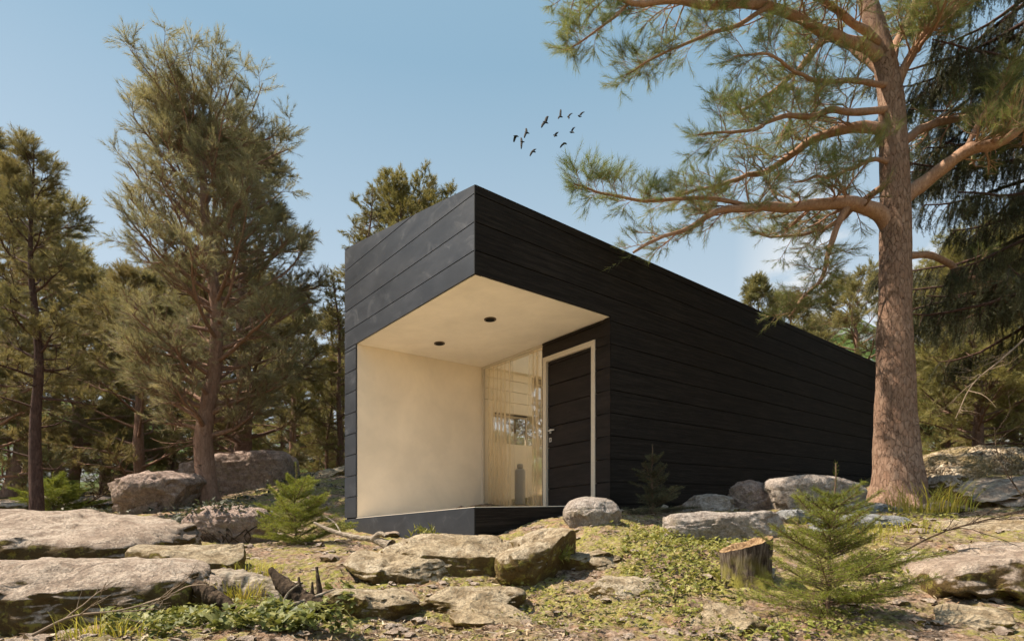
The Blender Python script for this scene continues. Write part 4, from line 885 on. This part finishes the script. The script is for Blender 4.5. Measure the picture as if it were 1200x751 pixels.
s2 = W(764, 604, 6.9); sapling('shaded sparse spruce sapling against the dark side wall', s2, .84, .46, 7, mat='dark', k=26, nb=24, nl=.03, wd=.005)  # dark needles put the wall's shade into this sapling's colour
s3 = W(62, 604, 10.2); sapling('low ragged spruce sapling at the foot of the slender pine', s3, .75, .8, 8, k=30, nb=24, nl=.04, wd=.006)

# ---- grass
def grass(label, pts_, nbl, h, seed, mat='grass', group='grass tufts among the stones', spread=.1, wd=.006, name='grass_tuft'):
    rg = np.random.default_rng(seed); c = np.array(pts_, float); V = []; Fs = []; n0 = 0
    for _ in range(nbl):
        a, r = rg.uniform(0, 6.28), spread*rg.uniform(0, 1)**.5; x, y = c[0]+r*math.cos(a), c[1]+r*math.sin(a)
        z = c[2]; H = h*rg.uniform(.4, 1.15); ln = rg.uniform(.15, 1.1)*H; a2 = a+rg.normal()*.7; s = np.linspace(0, 1, 6)
        ctr = np.stack([x+math.cos(a2)*ln*s**2, y+math.sin(a2)*ln*s**2, z+H*(s-.22*s**3)], -1); wv = np.array([-math.sin(a2), math.cos(a2), 0])*wd*.5; ww = (1-s**2)[:, None]*wv
        q = np.stack([ctr-ww, ctr+ww], 1).reshape(-1, 3); V.append(q); i = np.arange(5)*2; Fs.append(np.stack([i, i+1, i+3, i+2], -1)+n0); n0 += 12
    o = obj(name, np.concatenate(V), np.concatenate(Fs), M[mat], origin=tuple(c)); tag(o, label, 'grass tuft', group); return o
grass('tall yellow green grass tuft at the foot of the big pine trunk', put(1082, 6.5, .02), 170, .42, 1, spread=.34, wd=.008)
grass('thin grass tuft between the big trunk and the brown boulder', put(1118, 6.8, .02), 60, .42, 2, spread=.22, wd=.008)
grass('matted yellow green grass beside the weathered grey log', put(282, 4.2, 0), 240, .20, 3, spread=.20, wd=.005)
grass('short dry grass behind the weathered grey log', put(300, 4.7, 0), 120, .16, 4, spread=.24, wd=.005)
grass('bright grass blades at the bottom edge below the biggest slab', put(110, 3.05, 0), 80, .20, 5, spread=.16, wd=.006)
grass('few grass blades at the bottom edge near the leafy patch', put(150, 2.95, 0), 60, .15, 6, spread=.14, wd=.006)
grass('fine grass behind the tallest sapling', put(1010, 5.0, 0), 90, .22, 7, spread=.25, wd=.006)
grass('small grass tuft under the flat slab with twigs', put(1060, 5.1, 0), 90, .14, 8, spread=.3, wd=.006)

# ---- leafy ground cover
def leaves(name, label, n_, region, sz, seed, mat='leaf', lift=.05, kind='stuff', zf=None, cat='ground cover'):
    rg = np.random.default_rng(seed); px = rg.uniform(region[0], region[1], n_*3); Y = rg.uniform(region[2], region[3], n_*3); x = (px-CX)/F*Y
    m = fbm(np.stack([x*2.4, Y*2.4, x*0+seed], -1), 3); u = (px-region[0])/(region[1]-region[0]); edge = np.minimum(np.minimum(u, 1-u)*5, 1)
    keep = (m+edge*.5-.42) > 0; x = x[keep][:n_]; Y = Y[keep][:n_]; mm = m[keep][:n_]; k = len(x)
    z = terrain(x, Y)+rg.uniform(0, 1, k)*lift*(1+np.clip(mm, 0, 1)*1.5)+.012
    a = rg.uniform(0, 6.28, k); s = sz*rg.uniform(.5, 1.3, k); tl = rg.normal(size=(k, 2))*.42
    # lobed leaf outline, 9 points, gently folded
    ou = np.array([(-1, 0), (-.72, .5), (-.25, .34), (.05, .85), (.35, .40), (1, 0), (.35, -.40), (.05, -.85), (-.25, -.34), (-.72, -.5)]); lx = ou[:, 0][None]*s[:, None]; ly = ou[:, 1][None]*s[:, None]*.8
    lz = np.abs(ly)*.35-np.abs(lx)*.18
    X_ = x[:, None]+lx*np.cos(a)[:, None]-ly*np.sin(a)[:, None]; Y_ = Y[:, None]+lx*np.sin(a)[:, None]+ly*np.cos(a)[:, None]; Z_ = z[:, None]+lz+(lx*tl[:, :1]+ly*tl[:, 1:])
    v = np.stack([X_, Y_, Z_], -1).reshape(-1, 3); f = np.arange(len(v)).reshape(-1, 10)
    o = obj(name, v, f, M[mat], smooth=False); tag(o, label, cat, kind=kind); return o
leaves('ground_cover', 'lobed green leaves spreading over the ground below the grey log', 1500, (120, 420, 2.9, 3.95), .034, 3, mat='leaf_dark', lift=.08)
leaves('ground_cover', 'yellow green creeping leaves spread around the tree stump', 2400, (690, 905, 3.4, 5.6), .021, 4, lift=.045)
leaves('ground_cover', 'sparse creeping leaves under the tallest sapling', 900, (850, 1090, 3.0, 4.6), .018, 5, lift=.03)
leaves('ground_cover', 'scattered small leaves on the mossy slope', 1400, (560, 900, 3.0, 5.4), .016, 6, lift=.03)
leaves('ground_cover', 'thin leafy growth among the flat stones near the big pine', 700, (900, 1130, 5.2, 7.6), .022, 7, lift=.05)
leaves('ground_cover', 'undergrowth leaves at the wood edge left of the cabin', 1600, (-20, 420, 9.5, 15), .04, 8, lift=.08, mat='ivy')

# ---- stump
sc_ = put(874, 4.15, 0); sc_[2] = (HY-697)/F*4.15
st = thing('tree_stump', 'short barky tree stump with a hollow pale cut top', 'stump', tuple(sc_))
t_ = np.arange(72)/72*2*PI; prof = [(-.06, .29), (0, .245), (.05, .205), (.12, .182), (.2, .176), (.30, .182), (.36, .186)]
V = []
for z_, r_ in smoothline(prof, 26):
    fl = 1+.16*np.clip(1-z_/.14, 0, 1)*np.cos(t_*5+.6)+.05*fbm(np.stack([np.cos(t_)*3, np.sin(t_)*3, t_*0+z_*5], -1), 3)+.035*fbm(np.stack([np.cos(t_)*14, np.sin(t_)*14, t_*0+z_*9], -1), 2)
    V.append(np.stack([sc_[0]+r_*fl*np.cos(t_)*.95, sc_[1]+r_*fl*np.sin(t_)*.95, sc_[2]+z_*(1+.16*np.cos(t_)*np.clip(z_/.3, 0, 1))+.012*fbm(np.stack([np.cos(t_)*4, np.sin(t_)*4, t_*0], -1), 3)*(z_ > .3)+0*t_], -1))
top = V[-1].copy(); V = np.array(V); m_ = 26; i = np.arange(m_-1)[:, None]*72; j = np.arange(72)[None]; k_ = (j+1) % 72
obj('bark', V.reshape(-1, 3), np.stack([i+j, i+k_, i+72+k_, i+72+j], -1).reshape(-1, 4), M['stump_bark'], st)
cen = top.mean(0); rings = [top*1.0+[0, 0, .001]]
for s_, dz in ((.9, .006), (.74, -.004), (.62, -.06), (.45, -.13), (.05, -.16)): rings.append(cen+(top-cen)*s_*[1, 1, 1]+np.array([0, 0, dz])+np.stack([t_*0, t_*0, .006*np.sin(t_*7+s_*9)], -1))
rg_ = np.array(rings); i = np.arange(5)[:, None]*72
obj('cut_top', rg_.reshape(-1, 3), np.stack([i+j, i+k_, i+72+k_, i+72+j], -1).reshape(-1, 4), M['endgrain'], st)

# ---- dead wood
def deadlog(name, label, pl, rads, mat, seed, cat, rough=.3, extra=(), sides=44):
    G = Geo(); p = smoothline([W(*q) for q in pl], 110); r = smoothline(np.array(rads, float)[:, None]*np.ones((1, 2)), 110)[:, 0]; G.tube(p, np.maximum(r, .003), sides, rough=rough, seed=seed, fr=4)
    for e, er in extra: q = smoothline([W(*s) for s in e], 40); G.tube(q, np.linspace(er, er*.35, 40), 18, rough=rough, seed=seed+3, fr=5)
    o = G.build(name, M[mat], origin=tuple(p[0])); tag(o, label, cat); return o
deadlog('fallen_log', 'weathered grey log with swirling grain among the grass', [(248, 676, 4.4), (275, 682, 4.35), (310, 694, 4.3), (345, 706, 4.2)], [.06, .10, .11, .08], 'deadwood', 3, 'log', .25)
deadlog('rotten_stump', 'broken dark rotten stump leaning up in front of the grey log', [(317, 666, 3.75), (330, 683, 3.72), (348, 700, 3.7), (372, 722, 3.65), (385, 738, 3.6)], [.015, .045, .07, .12, .15], 'rotten', 5, 'stump', .5,
        extra=(([(376, 715, 3.7), (374, 690, 3.72), (371, 664, 3.74)], .028), ([(365, 712, 3.7), (366, 695, 3.72), (366, 682, 3.74)], .018), ([(380, 722, 3.6), (400, 708, 3.6), (418, 712, 3.6)], .035), ([(352, 704, 3.7), (338, 718, 3.6), (322, 736, 3.5)], .04), ([(360, 706, 3.7), (352, 690, 3.75), (350, 676, 3.78)], .02)))
deadlog('broken_log', 'dark splintered log lying between the stone block and the grey log', [(228, 684, 4.0), (240, 692, 3.98), (256, 702, 3.95), (272, 712, 3.9)], [.035, .05, .05, .03], 'rotten', 12, 'log', .5)
deadlog('fallen_branch', 'thin grey branch propped across the leafy patch onto the rotten stump', [(292, 724, 3.5), (320, 712, 3.55), (350, 706, 3.6), (392, 690, 3.7)], [.012, .014, .013, .006], 'deadwood', 14, 'branch', .3, extra=(([(330, 710, 3.57), (338, 694, 3.6), (350, 684, 3.6)], .008),))
deadlog('fallen_branch', 'bare curved branch lying against the plinth corner', [(368, 612, 6.0), (385, 620, 5.9), (402, 626, 5.8), (420, 630, 5.7), (438, 632, 5.6), (458, 640, 5.5)], [.012, .02, .024, .026, .03, .06], 'deadwood', 7, 'branch', .3, extra=(([(436, 632, 5.6), (446, 625, 5.55), (452, 628, 5.5)], .035), ([(400, 625, 5.8), (392, 612, 5.9), (380, 604, 6.0)], .008)))
deadlog('fallen_branch', 'short crooked branch lying on the pale outcrop behind the flat slab', [(88, 608, 8.2), (98, 604, 8.2), (106, 602, 8.2), (112, 606, 8.2)], [.02, .03, .04, .03], 'rotten', 9, 'branch', .3)
def twigs(name, label, main, r0, seed, n2=8, L2=.35, mat='twig'):
    rg = np.random.default_rng(seed); G = Geo(); p = smoothline([W(*q) for q in main], 20); G.tube(p, np.linspace(r0, r0*.3, 20), 6)
    for i in range(n2):
        q, d = at(p, .2+.8*i/n2); e = grow(q, side(d, rg, .35, 40), L2*rg.uniform(.5, 1.1), 0, rg, 7, .16, .02); G.tube(e, np.linspace(r0*.5, r0*.12, 7), 4)
        for j in range(4): a_, b_ = at(e, rg.uniform(.2, .9)); g_ = grow(a_, side(b_, rg, .3, 40), L2*.4*rg.uniform(.4, 1.2), 0, rg, 4, .16, 0); G.tube(g_, np.linspace(r0*.22, r0*.08, 4), 3)
    tag(G.build(name, M[mat], origin=tuple(p[0])), label, 'twigs')
twigs('dry_twigs', 'dry forked twigs lying in front of the biggest slab', [(38, 744, 2.95), (85, 722, 3.0), (140, 715, 3.05), (185, 702, 3.1), (222, 686, 3.15)], .009, 1, 9, .32)
twigs('dry_twigs', 'bare dark twigs arching over the slab at the right edge', [(1060, 645, 4.6), (1100, 625, 4.5), (1150, 610, 4.4), (1215, 596, 4.3)], .008, 2, 12, .45, 'rotten')
twigs('dry_twigs', 'tangle of bare twigs above the brown layered boulder', [(1215, 600, 5.5), (1190, 570, 5.6), (1170, 535, 5.7), (1165, 500, 5.8)], .007, 3, 10, .5, 'rotten')
twigs('dead_branch', 'long bare branch hanging in front of the golden pine', [(1225, 375, 6.6), (1175, 420, 6.5), (1140, 450, 6.4), (1120, 490, 6.4)], .012, 4, 9, .45)
twigs('dead_branch', 'bare brushwood lying beside the mottled boulder', [(100, 590, 10.5), (120, 580, 10.2), (145, 566, 10.0)], .02, 6, 10, .7, 'rotten')
# roots and ivy over the low boulder
G = Geo(); rg = np.random.default_rng(8); rc = W(271, 616, 7.6)
for k in range(26):
    x0 = rg.uniform(-.48, .48); s = np.linspace(0, 1, 14)
    ph = rg.uniform(0, 6); xx = x0+.10*np.sin(s*5+ph)+rg.normal()*.1*s; zz = .20-.42*s; yy = -.46*np.sqrt(np.clip(1-(xx/.58)**4, .05, 1))*np.clip(.55+.6*s, 0, 1)-.01
    G.tube(rc+np.stack([xx, yy, zz], -1), np.linspace(.015, .005, 14), 6, rough=.2)
tag(G.build('roots', M['rotten'], origin=tuple(rc)), 'dark roots creeping down over the low boulder', 'roots')
v_ = []; k = 500; x = rg.normal(size=k)*.32; y = rg.normal(size=k)*.2-.1; z = .26-.25*np.abs(x)+rg.normal(size=k)*.035; a = rg.uniform(0, 6.28, k); s = rg.uniform(.02, .045, k)
ou = np.array([(-1, 0), (-.3, .6), (1, 0), (-.3, -.6)]); X_ = x[:, None]+s[:, None]*(ou[:, 0]*np.cos(a)[:, None]-ou[:, 1]*np.sin(a)[:, None]); Y_ = y[:, None]+s[:, None]*(ou[:, 0]*np.sin(a)[:, None]+ou[:, 1]*np.cos(a)[:, None]); Z_ = z[:, None]+s[:, None]*rg.normal(size=(k, 4))*.5
v = np.stack([X_, Y_, Z_], -1).reshape(-1, 3)+rc; tag(obj('ivy', v, np.arange(len(v)).reshape(-1, 4), M['ivy'], smooth=False), 'dark ivy heaped on top of the root wrapped boulder', 'ivy', kind='stuff')
leaf_ = rg.normal(size=(40, 3))*[.06, .05, .03]+W(497, 628, 5.7); P0 = leaf_; P1 = leaf_+rg.normal(size=(40, 3))*.03+[0, 0, .03]; v, f = needles(P0, P1, 4, .06, .03, R(40), rg)
tag(obj('small_plant', v, f, M['leaf'], origin=tuple(W(497, 634, 5.7))), 'small green seedling growing on the ledge against the plinth', 'plant')
v, f = needles(W(663, 652, 4.5)+rg.normal(size=(20, 3))*.02, W(663, 645, 4.5)+rg.normal(size=(20, 3))*.04, 5, .05, .025, R(45), rg)
tag(obj('small_plant', v, f, M['leaf'], origin=tuple(W(663, 655, 4.5))), 'tiny light green plant at the broken side of the rock wedge', 'plant')

# ---- birds
BIRDS = [((335, 450), (318, 502), (352, 442), (360, 452), (312, 445)), ((430, 418), (428, 378), (410, 465), (455, 425), (412, 412)), ((388, 498), (382, 460), (384, 562), (412, 500), (372, 495)), ((488, 580), (518, 562), (460, 625), (512, 590), (470, 578)), ((598, 325), (620, 272), (560, 375), (622, 337), (570, 318)),
 ((728, 275), (732, 212), (708, 297), (748, 282), (712, 272)), ((797, 280), (835, 248), (802, 300), (808, 288), (785, 275)), ((900, 268), (940, 236), (912, 282), (905, 282), (878, 265)), ((685, 438), (712, 413), (675, 455), (700, 448), (662, 437)), ((828, 405), (858, 368), (848, 424), (838, 418), (806, 412)), ((760, 515), (725, 552), (780, 508), (784, 520), (748, 505))]
BL_ = ['lowest but one on the flock tail, wings folded down', 'small bird with wings straight up and down near the flock tail', 'bird with one long wing hanging, beneath its neighbour at the tail', 'lowest bird of the flock, gliding with bent wings', 'largest bird, wings wide open in the middle of the flock', 'topmost bird of the flock with one wing raised high', 'small bird second from the front end of the flock', 'foremost bird of the flock, highest of its end', 'smallest pale bellied bird in the centre of the flock', 'bird with raised wing below the two foremost ones', 'lowest bird of the front half, gliding with arched wings']
BL_[0] = 'hindmost bird of the flock with its wing hanging down'
for k, (c, a, b, hd, tl) in enumerate(BIRDS):
    Y = 38+(k % 4); T = lambda q, dy=0: W(560+q[0]/7.5, 100+q[1]/7.5, Y+dy); o_ = T(c); root = thing('bird', BL_[k], 'bird', tuple(o_), 'birds of the flock in the sky')
    G = Geo(); h_, t_ = T(hd), T(tl); ax = h_-t_; p = np.array([t_+ax*s for s in (0, .1, .3, .55, .8, .9, 1.0)]); L = np.linalg.norm(ax); G.tube(p, np.array([.02, .06, .10, .11, .07, .05, .008])*max(L, .6)*.8, 8); G.build('body', M['bird'], root)
    for wtip, dy in ((a, .25), (b, -.25)):
        tp_ = T(wtip, dy); dr = tp_-o_; ch = unit(ax)*L*.24; s = np.linspace(0, 1, 7); arch = np.array([0, 0, 1])*.10*np.linalg.norm(dr)
        ctr = o_+dr*s[:, None]+arch*np.sin(s*PI)[:, None]; wd_ = np.sqrt(1-s**2*.97)[:, None]; fr_ = ctr+ch*wd_*.7; bk = ctr-ch*wd_-unit(ax)*.03; up_ = np.array([0, .02, .012])
        v = np.concatenate([np.stack([fr_, bk], 1).reshape(-1, 3), np.stack([fr_, bk], 1).reshape(-1, 3)+up_]); i = np.arange(6)*2
        f = [list(q) for q in np.vstack([np.stack([i, i+1, i+3, i+2], -1), np.stack([i+14, i+16, i+17, i+15], -1), np.stack([i, i+2, i+16, i+14], -1), np.stack([i+1, i+15, i+17, i+3], -1)])]+[[12, 13, 27, 26]]
        obj('wing', v, f, M['bird'], root)
